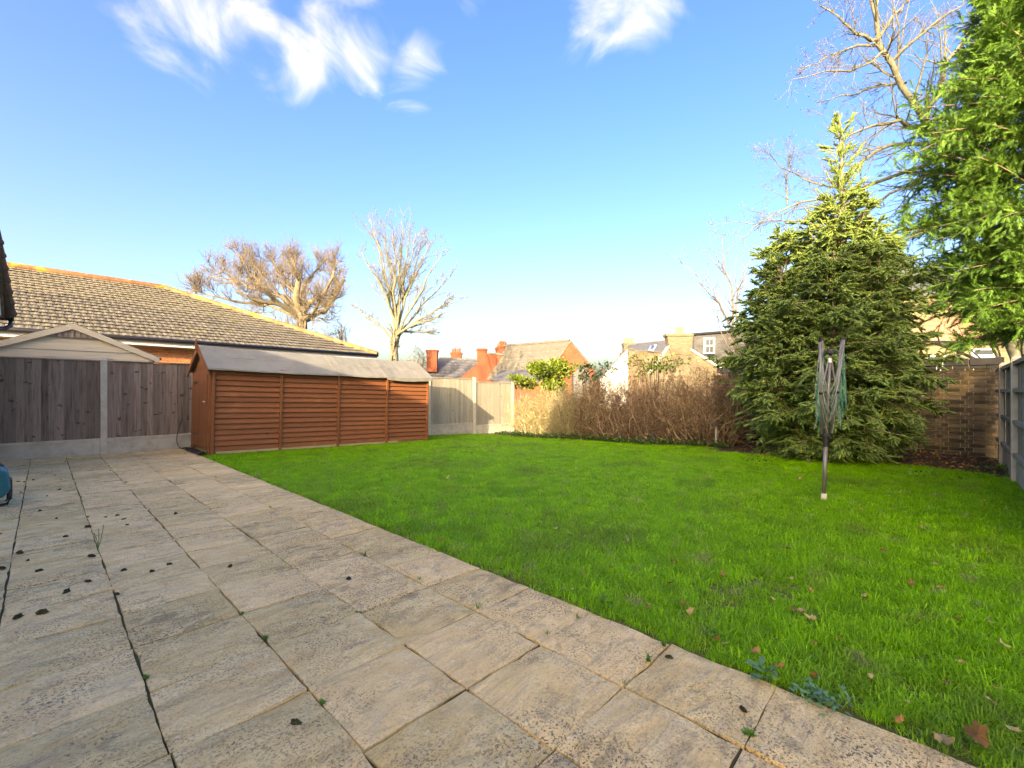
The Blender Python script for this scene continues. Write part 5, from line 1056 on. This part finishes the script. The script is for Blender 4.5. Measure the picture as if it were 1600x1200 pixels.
# fallen leaves
lm = []
for s in range(5):
    r = np.random.default_rng(60+s); n = 22; V = [(0, 0, .12)]; F = []
    for k in range(n):
        a = k*6.283/n; lob = 1+.28*math.cos(a*(5 if s % 2 else 7)+s)*(.6+.4*abs(math.sin(a/2))); q = .5*lob*r.uniform(.88, 1.1); V.append((q*1.25*math.cos(a), q*.85*math.sin(a), .22*math.sin(a+s)**2+r.normal(0, .05)+.25*(q*math.cos(a))**2))
    for k in range(n): F.append((0, 1+k, 1+(k+1) % n))
    V.append((-.62, .01, .1)); V.append((-1.0, .05, .2)); V.append((-.62, -.03, .1)); F.append((n+1, n+2, n+3))
    me = MB().add(V, F).mesh('fallen_leaf'); me.materials.append(m_leaf); lm.append(me)
    m2 = me.copy(); m2.materials.clear(); m2.materials.append(m_paleleaf); lm.append(m2)
big = {(1246, 966): ('large pale curled dead leaf on the lawn, upper of a touching pair', 1, .075), (1265, 976): ('pale dead leaf on the lawn, lower of a touching pair', 1, .06), (1527, 1170): ('large light brown lobed leaf at the bottom right lawn edge', 0, .095), (1475, 1177): ('tan lobed leaf lying on the last slab at bottom right', 1, .085), (1565, 1018): ('pinkish pale crumpled leaf near the right edge of the lawn', 1, .05), (1544, 981): ('small pale pinkish leaf standing up near the right edge', 1, .042), (1049, 920): ('pale brown leaf on the lawn nearest the middle', 0, .05), (1051, 884): ('dark reddish leaf on the mid lawn', 0, .035), (1505, 1050): ('tan pointed leaf leaning in grass at right', 1, .05), (1218, 1055): ('upright orange leaf beside the slab corner', 0, .045), (1275, 1070): ('orange-brown leaf above the bluish weeds', 0, .05)}
for k, ((px, py), (lb, pale, s)) in enumerate(big.items()):
    x, y, z = gnd(px, py); o = place('fallen_leaf', lm[(k*2+pale) % 10 if (k*2+pale) % 2 == pale else (k*2+pale+1) % 10], None, None, (x, y, z+.035), rng.uniform(0, 6)); o.rotation_euler[0] = rng.normal(.3, .4); o.rotation_euler[1] = rng.normal(0, .35); s *= .72; o.scale = (s, s, s*1.6); tag(o, lb, 'leaf', 'fallen leaves on the lawn')
lp = [(617, 790), (868, 832), (910, 903), (1207, 945), (1150, 800), (1400, 797), (1425, 920), (1470, 927), (1510, 848), (1237, 912), (1011, 958), (1440, 977), (1500, 978), (1590, 893), (1345, 800), (1250, 752), (1480, 1080), (1440, 830), (1130, 905), (1270, 1016), (955, 895), (1595, 980), (1380, 868), (1165, 775), (1010, 803), (700, 750), (840, 770), (980, 850), (1068, 955), (1078, 965), (1120, 1010), (1132, 1018), (1310, 1010), (1415, 1110), (1560, 1090), (1360, 1070), (1180, 1030), (895, 930), (1340, 765), (1390, 780), (1540, 790), (1570, 800), (1490, 800), (1580, 1155), (1405, 1140), (1548, 1110), (1232, 865), (1100, 860), (760, 842), (1460, 890), (1265, 930), (1350, 940), (690, 850), (1120, 740), (1210, 738), (900, 735)]
for k, (px, py) in enumerate(lp):
    x, y, z = gnd(px, py); s = rng.uniform(.02, .036)*(1.2 if py < 830 else 1); o = place('fallen_leaf', lm[(k*3) % 10], None, None, (x, y, z+.036), rng.uniform(0, 6)); o.rotation_euler[0] = rng.normal(0, .4); o.rotation_euler[1] = rng.normal(0, .4); o.scale = (s, s, s); nm_ = 'on the far lawn behind the rotary dryer' if py < 770 else 'on the lawn level with the rotary dryer' if py < 812 else 'on the lawn near the bottom right corner' if px > 1390 and py > 1040 else 'along the right edge of the lawn' if px > 1390 else 'beside the patio edge' if y < 3.6 and x < 2.55 else 'in the open middle of the lawn'; tag(o, 'small brown fallen leaf '+nm_, 'leaf', 'small fallen leaves '+nm_)
